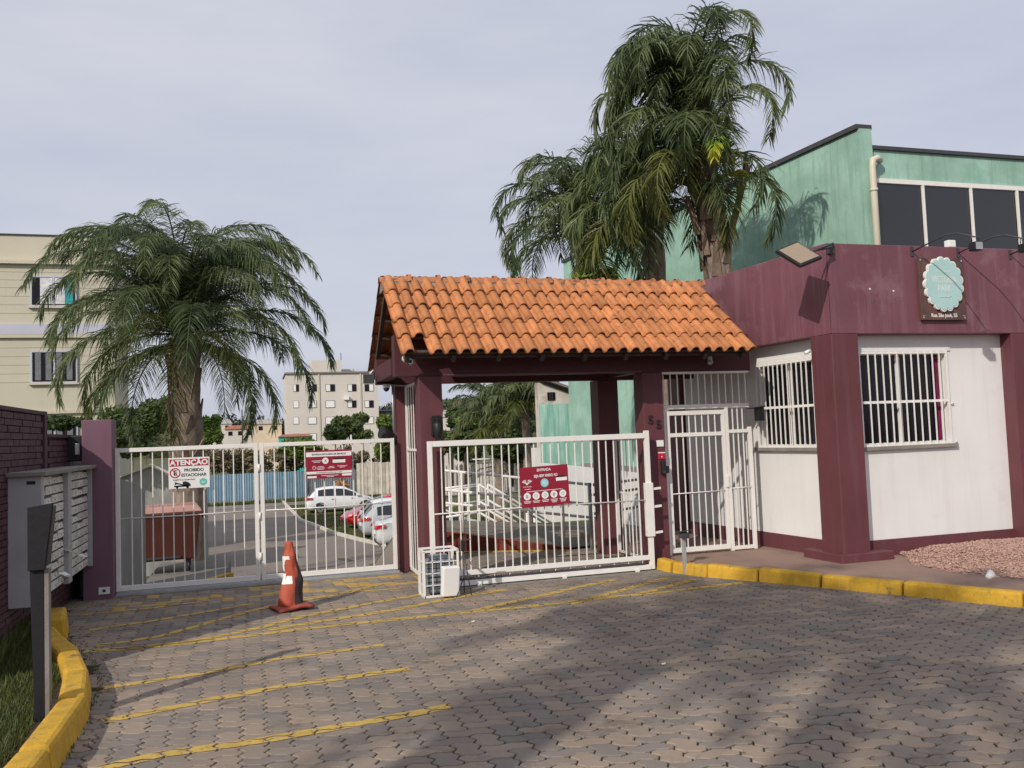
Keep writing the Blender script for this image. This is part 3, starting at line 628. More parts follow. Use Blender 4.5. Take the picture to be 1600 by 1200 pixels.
for (z, l_) in ((1.62,1),): 
    cmr = thing('wall_speaker', 'black horn speaker behind the double gate post', 'speaker', (-3.3,1.5,1.75)); MB().tube([(-3.45,1.36,1.84),(-3.32,1.40,1.80),(-3.27,1.42,1.79)], [.085,.045,.03], 12).build('horn', m_black, cmr); MB().box(-3.34,-3.245,1.38,1.5,1.66,1.80).build('driver', m_black, cmr, bev=.01)
MB().tube([(-3.275,1.38,2.46),(-3.275,1.38,1.86)], .014, 8).build('conduit', m_steel, cmr)
# number and intercom on the right column
nb = thing('house_number', 'dark metal digits 55 fixed on the right column', 'number', (-.16,-.004,1.8))
m_num = mat('bronze_digit', (.06,.045,.04), .35, .1, 5, 0, metal=.6)
text('5', .15, m_num, nb, (-.215,-.012,1.86), name='digit', ext=.008, bold=.002); text('5', .15, m_num, nb, (-.105,-.012,1.80), name='digit', ext=.008, bold=.002)
mb = MB(); mb.box(-.145,-.05,-.012,-.001,1.52,1.60); tag(mb.build('switch_plate', m_whitep), 'white blank plate under the house number', 'plate')
pn = thing('alarm_plate', 'small dark red plate above the black intercom', 'plate', (-.08,-.01,1.4)); MB().box(-.14,-.03,-.013,-.001,1.36,1.46).build('plate', m_redp, pn); MB().box(-.135,-.035,-.0155,-.0135,1.435,1.448).build('stripe', m_whitep, pn); MB().disc((-.085,-.015,1.39),.009,10).build('dot', m_whitep, pn)
ic = thing('intercom', 'black intercom handset hanging on the right column', 'intercom', (-.08,-.03,1.25)); MB().box(-.11,-.045,-.06,-.001,1.16,1.345).build('handset', m_black, ic, bev=.02); MB().box(-.045,.0,-.045,-.001,1.18,1.27).build('cradle', m_black, ic, bev=.01)
MB().tube([(-.08,-.062,1.20),(-.08,-.068,1.20)], .018, 12).build('button', m_dgrey, ic)
em = thing('porch_light', 'small white porch light under the right eave', 'lamp', (.62,-.1,2.6)); MB().tube([(.62,-.1,2.66),(.62,-.1,2.60)], .03, 10).build('holder', m_whitep, em); MB().tube([(.62,-.1,2.60),(.62,-.1,2.565),(.62,-.1,2.55)], [.042,.036,.012], 10).build('bulb', m_steel, em)
# ------------------------------------------------------------------ pedestrian gate
pg = thing('pedestrian_gate', 'white barred pedestrian gate between column and guard booth', 'gate', (.65,.1,0))
YP = .1
def bx(x0,x1,z0,z1,n='rail',d=.02,yo=0): return MB().box(x0,x1,YP-d+yo,YP+d+yo,z0,z1).build(n, m_gatew, pg, bev=.002)
bx(.0,1.27,1.99,2.045,'header_rail',.022); bx(.0,.045,.12,1.988,'post',.022); bx(1.245,1.29,.12,1.73,'post',.022); bx(.905,.95,.12,1.988,'post',.022); bx(.951,1.244,1.655,1.70,'side_rail'); bx(.951,1.244,.13,.175,'side_rail')
dl = [(.05,.095,.15,1.965),(.855,.90,.15,1.965)]
for q in dl: bx(*q,'door_stile',.019)
bx(.096,.854,1.91,1.965,'door_rail',.018); bx(.096,.854,1.63,1.68,'door_rail',.018); bx(.096,.854,.15,.21,'door_rail',.018)
me = gate_bar_mesh(1.42); me2 = gate_bar_mesh(.23); me3 = gate_bar_mesh(.40); me4 = gate_bar_mesh(1.48); me5 = gate_bar_mesh(.29)
for i in range(7): x = .096+.758*(i+1)/8; inst(me,'bar',pg,(x,YP,.21)); inst(me2,'bar',pg,(x,YP,1.68))
for i in range(3): x = .951+.293*(i+1)/4; inst(me4,'bar',pg,(x,YP,.175)); inst(me5,'bar',pg,(x,YP,1.70))
for i in range(13): inst(me3,'bar',pg,(.04+1.2*i/12,YP,2.045))
MB().tube([(.096,YP-.015,.90),(.5,YP-.015,.905),(.854,YP-.015,.91)], .007, 6).build('tie_rod', m_gatew, pg); MB().tube([(.951,YP-.015,.93),(1.244,YP-.015,.935)], .007, 6).build('tie_rod', m_gatew, pg)
MB().box(.86,.91,YP-.04,YP-.021,.95,1.10).build('lock', m_gatew, pg, bev=.003)
vb = thing('reader_post', 'short grey access post with a hooded reader in front of the kerb', 'post', (-.13,-.55,0))
MB().box(-.16,-.12,-.62,-.58,-.02,.43).build('post', m_steel, vb, bev=.003); MB().box(-.185,-.10,-.68,-.56,.43,.50).build('reader_box', m_dgrey, vb, bev=.005); mb = MB(); mb.slab([(-.21,-.70,.515),(-.08,-.70,.525),(-.08,-.55,.50),(-.21,-.55,.49)], (0,0,.012)); mb.build('hood', m_dgrey, vb)
# ------------------------------------------------------------------ guard booth
gb = thing('guard_booth', 'guard booth with white walls, maroon corner column and parapet', 'building', (1.8,-1.2,0))
CX, CY = 1.507, -1.394; VB = np.array([-.099, .995]); NB = np.array([-.995, -.099])
def pb(t, off=0., z=0): q = np.array([CX, CY])+VB*t-NB*off; return (q[0], q[1], z)   # off: distance inward
def wallB(t0, t1, z0, z1, off, th): # slab on face B, thickness inward
    a = pb(t0,off); b = pb(t1,off); c = pb(t1,off+th); d = pb(t0,off+th); return ([a[:2],d[:2],c[:2],b[:2]], z0, z1)
ZF, ZT = 2.79, 3.875
# parapet
MB().prism([(CX,CY),(8.5,CY),(8.5,CY+.22),(CX+.24,CY+.22)], ZF, ZT).build('front_parapet', m_fascia, gb, bev=.008)
a, b, c, d = pb(.004,0), pb(3.05,0), pb(3.05,.22), (CX+.238,CY+.225)
MB().prism([a[:2],d,c[:2],b[:2]], ZF, ZT).build('side_parapet', m_fascia, gb, bev=.008)
MB().prism([(CX+.26,CY+.23),(8.4,CY+.23),(8.4,2.4),pb(3.05,.23)[:2]], 2.83, 3.0).build('roof_slab', m_cement, gb)
# corner column
p2 = pb(.36,0); 
MB().prism([(CX,CY),(CX+.37,CY),(CX+.37,CY+.175),(CX+.3,CY+.30),pb(.36,.20)[:2],p2[:2]], .1, ZF-.001).build('corner_column', m_maroon, gb, bev=.01)
MB().prism([(CX-.10,CY-.09),(CX+.62,CY-.09),(CX+.62,CY+.2),pb(.6,.1)[:2],pb(.6,-.08)[:2]], .05, .215).build('plinth', m_maroon, gb, bev=.01)
MB().box(4.19,4.58,CY+.0,CY+.3,.0,ZF-.001).build('right_column', m_maroon, gb, bev=.01)
# wall A with opening  x 2.0..3.29  z 1.42..2.60
YA = CY+.18
WX0, WX1, WZ0, WZ1 = 1.98, 3.29, 1.43, 2.59
for q in ((CX+.372,WX0,.31,ZF-.002),(WX1,4.188,.31,ZF-.002),(WX0+.0005,WX1-.0005,.31,WZ0),(WX0+.0005,WX1-.0005,WZ1,ZF-.002)): MB().box(q[0],q[1],YA,YA+.15,q[2],q[3]).build('wall', m_white, gb)
MB().box(4.581,8.4,YA,YA+.15,.31,ZF-.002).build('wall', m_white, gb)
MB().box(CX+.30,8.4,YA-.02,YA+.15,-.02,.309).build('skirting', m_maroon, gb)
for (t0,t1,z0,z1) in ((.36,.50,.31,ZF-.002),(1.62,3.4,.31,ZF-.002),(.5005,1.6195,.31,1.44),(.5005,1.6195,2.56,ZF-.002)):
    P_, a_, b_ = wallB(t0,t1,z0,z1,.18,.15); MB().prism(P_, a_, b_).build('wall', m_white, gb)
P_, a_, b_ = wallB(.3,3.4,-.02,.309,.16,.17); MB().prism(P_, a_, b_).build('skirting', m_maroon, gb)
# interior shell
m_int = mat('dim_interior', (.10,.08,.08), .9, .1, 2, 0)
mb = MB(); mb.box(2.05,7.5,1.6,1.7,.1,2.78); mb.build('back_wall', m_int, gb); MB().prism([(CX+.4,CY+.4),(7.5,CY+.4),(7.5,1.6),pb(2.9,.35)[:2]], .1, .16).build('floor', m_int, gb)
def window_A():
    fr = MB(); y = YA+.09
    for q in ((WX0,WX0+.04,WZ0,WZ1),(WX1-.04,WX1,WZ0,WZ1),(WX0+.041,WX1-.041,WZ0,WZ0+.04),(WX0+.041,WX1-.041,WZ1-.04,WZ1),((WX0+WX1)/2-.03,(WX0+WX1)/2+.03,WZ0+.041,WZ1-.041)): fr.box(q[0],q[1],y-.02,y+.02,q[2],q[3])
    f_ = fr.build('window_frame', m_gatew, gb); MB().box(WX0+.042,WX1-.042,y-.002,y+.002,WZ0+.042,WZ1-.042).build('pane', m_glass, f_)
    m_cur = mat('magenta_curtain', (.14,.006,.05), .8, .3, 8, 0)
    cv = MB(); n = 14
    for i in range(n+1):
        x = WX1-.125+i*.006; yy = y-.024-.006*math.sin(i*1.6)
        cv.v += [(x,yy,WZ0+.05),(x,yy,WZ1-.06)]
    for i in range(n): cv.f.append((2*i,2*i+2,2*i+3,2*i+1)); cv.sm.append(True)
    cv.build('curtain', m_cur, f_)
    MB().box(WX0-.06,WX1+.09,YA-.05,YA+.06,WZ0-.045,WZ0-.001).build('window_sill', m_cement, gb, bev=.004)
    MB().box(WX0-.03,WX1+.08,YA-.018,YA-.001,WZ1+.001,WZ1+.045).build('lintel_trim', m_white, gb)
    t = thing('window_grille', 'white barred grille over the front booth window', 'grille', (WX0,YA-.02,WZ0), 'grilles over the booth windows'); yb = YA-.03
    for x in (WX0-.01,WX1-.02): MB().box(x,x+.03,yb-.012,yb+.012,WZ0+.0,WZ1).build('frame_bar', m_gatew, t)
    for z in (WZ0,(WZ0+WZ1)/2-.06,WZ1-.035): MB().box(WX0+.021,WX1-.021,yb-.010,yb+.010,z+.001,z+.032).build('frame_bar', m_gatew, t)
    me = gate_bar_mesh(WZ1-WZ0-.01,.013)
    for i in range(11): inst(me,'bar',t,(WX0+.02+(WX1-WX0-.04)*(i+1)/12, yb-.018, WZ0))
    for (x,z) in ((WX0-.05,1.95),(WX1+.05,1.93),(WX1+.07,1.45)): MB().tube([(x-.02,yb,z),(x+.02,yb,z),(x+.03,yb+.03,z-.03)], .008, 6).build('fixing', m_gatew, t)
window_A()
def window_B():
    t0, t1, z0, z1 = .5, 1.62, 1.44, 2.56; off = .27
    def bb(mb, a, b, c, d, o0, o1): P_, q0, q1 = wallB(a,b,c,d,o0,o1-o0); mb.prism(P_, q0, q1); return mb
    fr = MB()
    for q in ((t0,t0+.04,z0,z1),(t1-.04,t1,z0,z1),(t0+.041,t1-.041,z0,z0+.04),(t0+.041,t1-.041,z1-.04,z1),((t0+t1)/2-.03,(t0+t1)/2+.03,z0+.041,z1-.041)): bb(fr,*q,off-.02,off+.02)
    f_ = fr.build('window_frame', m_gatew, gb); bb(MB(),t0+.042,t1-.042,z0+.042,z1-.042,off-.002,off+.002).build('pane', m_glass, f_)
    bb(MB(),t0-.05,t1+.08,z0-.045,z0-.001,.13,.24).build('window_sill', m_cement, gb, bev=.004); bb(MB(),t0-.03,t1+.07,z1+.001,z1+.045,.16,.179).build('lintel_trim', m_white, gb)
    t = thing('window_grille', 'white barred grille over the side booth window', 'grille', pb(t1,.15,z0), 'grilles over the booth windows')
    for a in (t0-.01,t1-.02): bb(MB(),a,a+.03,z0,z1,.138,.162).build('frame_bar', m_gatew, t)
    for z in (z0,(z0+z1)/2-.05,z1-.035): bb(MB(),t0+.021,t1-.021,z+.001,z+.032,.14,.16).build('frame_bar', m_gatew, t)
    for i in range(11): a = t0+.02+(t1-t0-.04)*(i+1)/12; bb(MB(),a-.0065,a+.0065,z0,z1,.124,.137).build('bar', m_gatew, t)
window_B()
bl = thing('gate_closer', 'black lamp box where the pedestrian gate meets the booth wall', 'box', (1.31,.05,1.9)); MB().box(1.33,1.43,-.03,.06,1.80,1.98).build('housing', m_black, bl, bev=.006); mb = MB(); mb.slab([(1.22,-.05,1.96),(1.44,-.05,1.985),(1.44,.07,1.985),(1.22,.07,1.96)],(0,0,.012)); mb.build('hood', m_black, bl)
cmb = thing('bullet_camera', 'small white camera on the booth corner column above the side window', 'camera', pb(.42,.08,2.62)); q = pb(.40,.02,2.62); MB().tube([(q[0],q[1],2.63),(q[0]-.06,q[1]+.02,2.60)], .022, 10).build('barrel', m_whitep, cmb); MB().bar((q[0]+.03,q[1],2.64),(q[0],q[1],2.63),.015).build('mount', m_whitep, cmb)
# flood light on the corner
ff = thing('solar_floodlight', 'large tilted floodlight bracketed on the booth corner', 'lamp', (CX,CY-.1,3.8))
A4 = [wp(*q_,(CX-.0,CY-.38),(1,0)) for q_ in ((1212,391),)]
def P4(u_, v_, yy): return tuple(wy(u_, v_, yy))
quad = [P4(1212,391,CY-.12), P4(1251,415,CY-.40), P4(1285,401,CY-.28), P4(1246,377,CY-.02)]
qv = [Vector(p) for p in quad]; nrm = (qv[1]-qv[0]).cross(qv[3]-qv[0]).normalized()
if nrm.dot(Vector(C)-qv[0]) < 0: nrm = -nrm
MB().slab([tuple(p) for p in qv], tuple(-nrm*.035)).build('housing', m_black, ff, bev=.004)
cen = sum(qv, Vector())/4; m_led = mat('led_lens', (.30,.225,.15), .3, .05, 20, 0)
MB().slab([tuple(cen+(p-cen)*.86+nrm*.004) for p in qv], tuple(nrm*.003)).build('lens', m_led, ff)
MB().tube([tuple(cen+Vector((.16,.02,.03))), (CX-.02,CY-.12,3.80), (CX+.02,CY-.0,3.84)], .014, 8).build('bracket', m_dgrey, ff); MB().tube([tuple(cen+Vector((.18,-.06,.03))), (CX+.06,CY-.05,3.86)], .012, 8).build('bracket', m_dgrey, ff); MB().box(CX+.0,CX+.09,CY-.03,CY-.001,3.74,3.86).build('mount_plate', m_dgrey, ff)
# sign
sgx = thing('name_sign', 'rusty sign board with a scalloped aqua badge reading Victória Park', 'sign', (3.1,CY-.05,3.3))
SX0, SX1, SZ0, SZ1 = CX+1.27, CX+1.95, 2.95, 3.72; YB = CY-.05
MB().box(SX0,SX1,YB,YB+.03,SZ0,SZ1).build('board', m_rust, sgx, bev=.003)
def scallop(cx, cz, rx, rz, y0, y1, n, amp):
    P_ = []
    for k in range(n*8):
        a = 2*PI*k/(n*8); s_ = abs(math.sin(a*n/2)); r_ = 1-amp+amp*s_**.8; P_.append((cx+rx*r_*math.cos(a), cz+rz*r_*math.sin(a)))
    mb = MB(); m_ = len(P_); mb.add([(p[0],y0,p[1]) for p in P_]+[(p[0],y1,p[1]) for p in P_], [tuple(range(m_)), tuple(range(2*m_-1,m_-1,-1))]+[(i+m_,(i+1)%m_+m_,(i+1)%m_,i) for i in range(m_)]); return mb
bcx, bcz = (SX0+SX1)/2, 3.39
scallop(bcx,bcz,.30,.345,YB-.03,YB-.0015,17,.10).build('badge_rim', m_whitep, sgx); scallop(bcx,bcz,.283,.328,YB-.036,YB-.031,17,.10).build('badge', m_aqua, sgx)
m_fade = mat('faded_print', (.60,.66,.64), .5, 0, 1, 0)
text('RESIDENCIAL', .036, m_fade, sgx, (bcx,YB-.037,3.545), sx=1.0); text('VICTÓRIA', .115, m_fade, sgx, (bcx,YB-.037,3.44), sx=.72, bold=.002); text('PARK', .115, m_fade, sgx, (bcx,YB-.037,3.33), sx=.74, bold=.002)
MB().tube([(bcx-.09,YB-.038,3.235),(bcx-.05,YB-.038,3.225),(bcx,YB-.038,3.235),(bcx+.05,YB-.038,3.225),(bcx+.09,YB-.038,3.24)], .004, 5).build('flourish', m_fade, sgx)
text('Rua São José, 55', .062, m_whitep, sgx, (bcx,YB-.003,3.005), sx=.95, bold=.0012)
for x in (SX0+.02,SX1-.06): MB().tube([(x,YB-.003,3.008),(x+.02,YB-.003,3.0),(x+.04,YB-.003,3.004)], .002, 4).build('flourish', m_whitep, sgx)
for (x,z) in ((SX0+.03,SZ1-.03),(SX1-.03,SZ1-.03),(SX0+.03,SZ0+.03),(SX1-.03,SZ0+.03)): MB().tube([(x,YB-.006,z),(x,YB+.001,z)], .012, 8).build('stud', m_steel, sgx)
def spot(x, label):
    t = thing('arm_spotlight', label, 'lamp', (x,CY,3.8), 'spotlights on arms above the sign'); d = .97
    MB().box(x-.02,x+.02,CY-.012,CY-.001,3.74,3.86).build('wall_plate', m_dgrey, t)
    MB().tube([(x,CY-.01,3.80),(x,CY-.55,3.88),(x,CY-.72,3.86),(x,CY-d,3.76)], .009, 8).build('arm', m_dgrey, t)
    MB().box(x-.055,x+.055,CY-d-.05,CY-d+.05,3.60,3.70).build('lamp_head', m_black, t, bev=.012); MB().tube([(x-.06,CY-d,3.70),(x-.05,CY-d,3.76),(x+.05,CY-d,3.76),(x+.06,CY-d,3.70)], .006, 6).build('yoke', m_dgrey, t)
    MB().box(x-.045,x+.045,CY-d-.056,CY-d-.051,3.61,3.69).build('lens', m_steel, t)
spot(CX+1.23, 'spotlight arm fixed at the sign\'s left edge'); spot(CX+1.93, 'spotlight arm fixed at the sign\'s right edge'); spot(CX+2.75, 'spotlight arm fixed at the far right of the parapet, by the edge')
bx_ = MB(); bx_.box(CX+1.82,CX+1.93,CY+.02,CY+.1,3.88,3.97); tag(bx_.build('sensor_box', m_whitep, None, bev=.008), 'small white sensor box on top of the parapet', 'box')
for (x,z) in ((CX+.58,3.33),(CX+.92,3.31)): MB().tube([(x,CY-.006,z),(x,CY-.001,z)], .012, 8).build('anchor', m_whitep, gb)
# ------------------------------------------------------------------ signs on gates
def plate_sign(name, label, cxy, w_, h_, m, z, y, roll_=0, origin=None):
    t = thing(name, label, 'sign', (cxy,y,z)); MB().box(cxy-w_/2,cxy+w_/2,y,y+.006,z-h_/2,z+h_/2).build('plate', m, t, bev=.001); return t
def strip(t, x0, x1, z0, z1, y, m, name='stripe'): return MB().box(x0,x1,y-.0015,y-.0004,z0,z1).build(name, m, t)
def disc_(t, x, z, r, y, m, name='badge'): return MB().disc((x,y,z), r, 22).build(name, m, t)
ys = YG-.05
p0 = wy(263,714,ys); p1 = wy(328,763,ys); w_ = p1[0]-p0[0]; cx_ = (p0[0]+p1[0])/2; h_ = .375; cz_ = (p0[2]+p1[2])/2
s1 = plate_sign('warning_sign', 'white no parking sign headed ATENÇÃO on the left gate leaf', cx_, w_, h_, m_whitep, cz_, ys)
zt = cz_+h_/2; xl = cx_-w_/2
strip(s1, xl+.012, xl+w_-.012, zt-.105, zt-.018, ys, m_redp, 'red_band'); text('ATENÇÃO', .085, m_whitep, s1, (cx_, ys-.003, zt-.064), bold=.0035, sx=1.08)
text('PROIBIDO', .052, m_ink, s1, (cx_+.055, ys-.002, zt-.155), bold=.0008, sx=.95); text('ESTACIONAR', .052, m_ink, s1, (cx_+.052, ys-.002, zt-.215), bold=.0008, sx=.92); text('SUJEITO A GUINCHO', .022, m_ink, s1, (cx_-.06, ys-.002, zt-.27), sx=1.2)
def ring(t, x, z, ro, ri, y, m, name='ring'):
    mb = MB(); n = 28; mb.add([(x+ro*math.cos(2*PI*k/n),y,z+ro*math.sin(2*PI*k/n)) for k in range(n)]+[(x+ri*math.cos(2*PI*k/n),y,z+ri*math.sin(2*PI*k/n)) for k in range(n)], [(k,(k+1)%n,(k+1)%n+n,k+n) for k in range(n)]); return mb.build(name, m, t)
ring(s1, xl+.075, zt-.185, .062, .048, ys-.0012, m_redp, 'prohibition_ring'); text('E', .085, m_ink, s1, (xl+.075, ys-.002, zt-.186), bold=.002); MB().slab([(xl+.040,ys-.003,zt-.148),(xl+.046,ys-.003,zt-.142),(xl+.110,ys-.003,zt-.222),(xl+.104,ys-.003,zt-.228)], (0,-.0005,0)).build('prohibition_bar', m_redp, s1)
disc_(s1, xl+w_-.075, zt-.305, .045, ys-.0012, m_tealp); strip(s1, xl+w_-.10, xl+w_-.05, zt-.303, zt-.297, ys-.001, m_whitep, 'print_line'); strip(s1, xl+w_-.095, xl+w_-.055, zt-.318, zt-.313, ys-.001, m_whitep, 'print_line')
tk = MB(); y_ = ys-.0012; tx, tz = xl+.06, zt-.355
for poly in ([(0,.0),(.16,.0),(.17,.02),(0,.018)], [(.10,.02),(.10,.062),(.135,.066),(.17,.05),(.19,.03),(.19,.004),(.10,.004)], [(.0,.056),(.012,.06),(.10,.03),(.10,.018),(.03,.036),(.012,.026),(.006,.036),(.014,.045)]): tk.add([(tx+a,y_,tz+b) for a, b in poly], [tuple(range(len(poly)))])
tk.disc((tx+.035,y_,tz-.004), .015, 14); tk.disc((tx+.155,y_,tz-.004), .016, 14); tk.build('tow_truck_pictogram', m_ink, s1)
# sign 2
p0 = wy(478,704,ys); p1 = wy(550,746,ys); w_ = p1[0]-p0[0]; cx_ = (p0[0]+p1[0])/2; cz_ = (p0[2]+p1[2])/2; h_ = .36
s2 = plate_sign('notice_board', 'dark red notice board hanging on the right gate leaf', cx_, w_, h_, m_wine, cz_, ys); zt = cz_+h_/2; xl = cx_-w_/2
strip(s2, xl, xl+w_, zt-.08, zt-.022, ys, m_whitep); text('ENTRADA EXCLUSIVA DE SERVIÇOS', .028, m_ink, s2, (cx_, ys-.003, zt-.052), sx=.95, bold=.0006)
strip(s2, xl, xl+w_, zt-.30, zt-.268, ys, m_whitep); text('FUNCIONAMENTO DE SEGUNDA A SEXTA', .017, m_ink, s2, (cx_, ys-.003, zt-.285), sx=1.0)
disc_(s2, xl+w_*.42, zt-.135, .04, ys-.0012, m_whitep); text('X', .045, m_ink, s2, (xl+w_*.42, ys-.003, zt-.137))
strip(s2, xl+w_*.58, xl+w_*.86, zt-.165, zt-.125, ys, m_whitep); strip(s2, xl+w_*.6, xl+w_*.84, zt-.122, zt-.105, ys, m_ink, 'dark_tab')
for (a, b, z_) in ((.12,.34,.13),(.16,.30,.146),(.25,.38,.205),(.22,.40,.222),(.24,.38,.238),(.50,.60,.208),(.47,.62,.224),(.68,.90,.205),(.73,.85,.222),(.32,.70,.32),(.44,.6,.336)): strip(s2, xl+w_*a, xl+w_*b, zt-z_-.006, zt-z_, ys, m_whitep, 'print_line')
ring(s2, xl+w_*.17, zt-.22, .022, .017, ys-.0012, m_whitep); strip(s2, xl+.01, xl+w_*.22, zt-.35, zt-.325, ys, m_whitep, 'tab'); strip(s2, xl+w_*.78, xl+w_-.004, zt-.335, zt-.308, ys, m_whitep, 'tab')
# sign 3 (slightly rotated)
ys3 = YS-.05; p0 = wy(812,729,ys3); p1 = wy(890,789,ys3); w_ = p1[0]-p0[0]-.0; cx_ = (p0[0]+p1[0])/2; cz_ = (p0[2]+p1[2])/2; h_ = .475
s3 = plate_sign('entrance_sign', 'wine red ENTRADA sign hung slightly askew on the sliding gate', cx_, w_, h_, m_wine, cz_, ys3); zt = cz_+h_/2; xl = cx_-w_/2
text('ENTRADA', .045, m_whitep, s3, (cx_, ys3-.002, zt-.045), bold=.001, sx=.85); text('SEJA BEM VINDO AO', .045, m_whitep, s3, (cx_+.02, ys3-.002, zt-.115), bold=.001, sx=.72)
disc_(s3, cx_, zt-.20, .052, ys3-.0012, m_tealp); disc_(s3, cx_, zt-.20, .042, ys3-.0020, mat('pale_blue_print', (.35,.62,.72), .5, 0, 1, 0)); text('VP', .03, m_whitep, s3, (cx_, ys3-.003, zt-.20))
for sgn in (1,-1):
    wg = MB(); c0 = (xl+.085, zt-.17)
    for k in range(4):
        a0, a1 = .2+.33*k, .42+.33*k; r_ = .066-.007*k
        wg.add([(c0[0]+sgn*.008,ys3-.0014,c0[1]-.03),(c0[0]+sgn*r_*math.cos(a0*.8+.15),ys3-.0014,c0[1]-.02+r_*math.sin(a0*.8+.15)),(c0[0]+sgn*r_*math.cos(a1*.8+.15),ys3-.0014,c0[1]-.02+r_*math.sin(a1*.8+.15))], [(0,1,2) if sgn < 0 else (0,2,1)])
    wg.build('wing_emblem', m_whitep, s3)
disc_(s3, xl+.085, zt-.195, .014, ys3-.0014, m_whitep, 'emblem_body'); text('PORTARIA', .02, m_whitep, s3, (xl+.085, ys3-.002, zt-.232), sx=1.1); strip(s3, xl+.05, xl+.125, zt-.262, zt-.257, ys3, m_whitep, 'print_line')
strip(s3, xl+w_*.74, xl+w_*.97, zt-.19, zt-.15, ys3, m_whitep, 'tab'); strip(s3, xl+w_*.76, xl+w_*.93, zt-.149, zt-.13, ys3, m_ink, 'dark_tab')
strip(s3, xl+.07, xl+w_-.10, zt-.292, zt-.286, ys3, m_whitep, 'line')
m_icon = mat('grey_icon', (.35,.38,.38), .5, 0, 1, 0)
for k in range(5):
    x_ = xl+.075+k*(w_-.16)/4; disc_(s3, x_, zt-.345, .044, ys3-.0014, m_whitep); strip(s3, x_-.002, x_+.002, zt-.30, zt-.286, ys3, m_whitep, 'line')
    if k in (0,3): strip(s3, x_-.015, x_+.012, zt-.365, zt-.325, ys3-.002, m_icon, 'icon')
    else: ring(s3, x_, zt-.345, .02, .013, ys3-.0024, m_icon, 'icon')
    for q in range(2+(k>2)): strip(s3, x_-.045+.008*q, x_+.045-.008*q, zt-.408-.016*q, zt-.401-.016*q, ys3, m_whitep, 'print_line')
s3.rotation_euler = (0, -.035, 0)
# ------------------------------------------------------------------ traffic cone
cn = thing('traffic_cone', 'battered orange traffic cone scuffed black, before the double gate', 'cone', (0,0,0))
m_cone = mat('cone_rubber', (.43,.085,.045), .7, .18, 4, .3, 25, spots=.5, spcol=(.25,.08,.05), spscale=9, spth=.6)
tt = m_cone.node_tree; bb_ = [n for n in tt.nodes if n.type == 'BSDF_PRINCIPLED'][0]; src = bb_.inputs['Base Color'].links[0].from_socket
tcn = N(tt,'ShaderNodeTexCoord'); mpn = N(tt,'ShaderNodeMapping'); mpn.inputs['Scale'].default_value = (6,6,1.6); nn = N(tt,'ShaderNodeTexNoise'); nn.inputs['Scale'].default_value=1.3; nn.inputs['Detail'].default_value=7
sep = N(tt,'ShaderNodeSeparateXYZ'); m1 = N(tt,'ShaderNodeMath', operation='MULTIPLY_ADD'); m1.inputs[1].default_value = 2.0; mr = N(tt,'ShaderNodeMapRange'); mr.inputs[1].default_value=.56; mr.inputs[2].default_value=.62; mr.inputs[4].default_value=.95
tt.links.new(tcn.outputs['Object'], mpn.inputs[0]); tt.links.new(mpn.outputs[0], nn.inputs['Vector']); tt.links.new(tcn.outputs['Object'], sep.inputs[0]); tt.links.new(sep.outputs[0], m1.inputs[0]); tt.links.new(nn.outputs['Fac'], m1.inputs[2]); tt.links.new(m1.outputs[0], mr.inputs[0])
mxn = N(tt,'ShaderNodeMix', data_type='RGBA'); tt.links.new(mr.outputs[0], mxn.inputs[0]); tt.links.new(src, mxn.inputs[6]); mxn.inputs[7].default_value = (.025,.025,.03,1); tt.links.new(mxn.outputs[2], bb_.inputs['Base Color'])
prof = [(.135,.045),(.133,.09),(.118,.18),(.104,.28),(.090,.36),(.076,.44),(.064,.52),(.060,.56),(.050,.57),(.046,.63),(.040,.69),(.030,.70)]
def cone_pt(r_, z, a):
    q = mnoise.noise(Vector((math.cos(a)*1.3, math.sin(a)*1.3, z*4.5)))*.03*(1 if .05 < z < .6 else .2)+mnoise.noise(Vector((math.cos(a)*4, math.sin(a)*4, z*12)))*.008
    k = .03*math.sin(z*4.5); rr = r_*(1+.06*math.sin(2*a+z*5))+q
    return (rr*math.cos(a)+k*.6, rr*.92*math.sin(a), z)
mb = MB(); n = 40; zz = []
for i in range(len(prof)-1):
    for q in range(3): t_ = q/3; zz.append((prof[i][0]*(1-t_)+prof[i+1][0]*t_, prof[i][1]*(1-t_)+prof[i+1][1]*t_))
zz.append(prof[-1])
for r_, z in zz:
    for k in range(n): mb.v.append(cone_pt(r_, z, 2*PI*k/n))
for i in range(len(zz)-1):
    for k in range(n): mb.f.append((i*n+k,i*n+(k+1)%n,(i+1)*n+(k+1)%n,(i+1)*n+k)); mb.sm.append(True)
mb.f.append(tuple((len(zz)-1)*n+k for k in range(n))); mb.sm.append(False)
mb.build('body', m_cone, cn)
mb = MB(); R_ = 8; vs = []
for i in range(R_+1):
    for j in range(R_+1):
        x = -.19+.38*i/R_; y = -.17+.34*j/R_; z = .02+.016*mnoise.noise(Vector((x*7,y*7,3)))+max(0,.035-.2*max(0,math.hypot(x,y)-.12)); vs.append((x,y,z))
fs = [(i*(R_+1)+j,(i+1)*(R_+1)+j,(i+1)*(R_+1)+j+1,i*(R_+1)+j+1) for i in range(R_) for j in range(R_)]
m_cone2 = mat('cone_base_rubber', (.36,.08,.05), .75, .2, 5, .3, 25, spots=.7, spcol=(.16,.06,.045), spscale=6, spth=.52)
mb.add(vs, fs, True); o_ = mb.build('base', m_cone2, cn); so_ = o_.modifiers.new('solid','SOLIDIFY'); so_.thickness = .03; so_.offset = -1
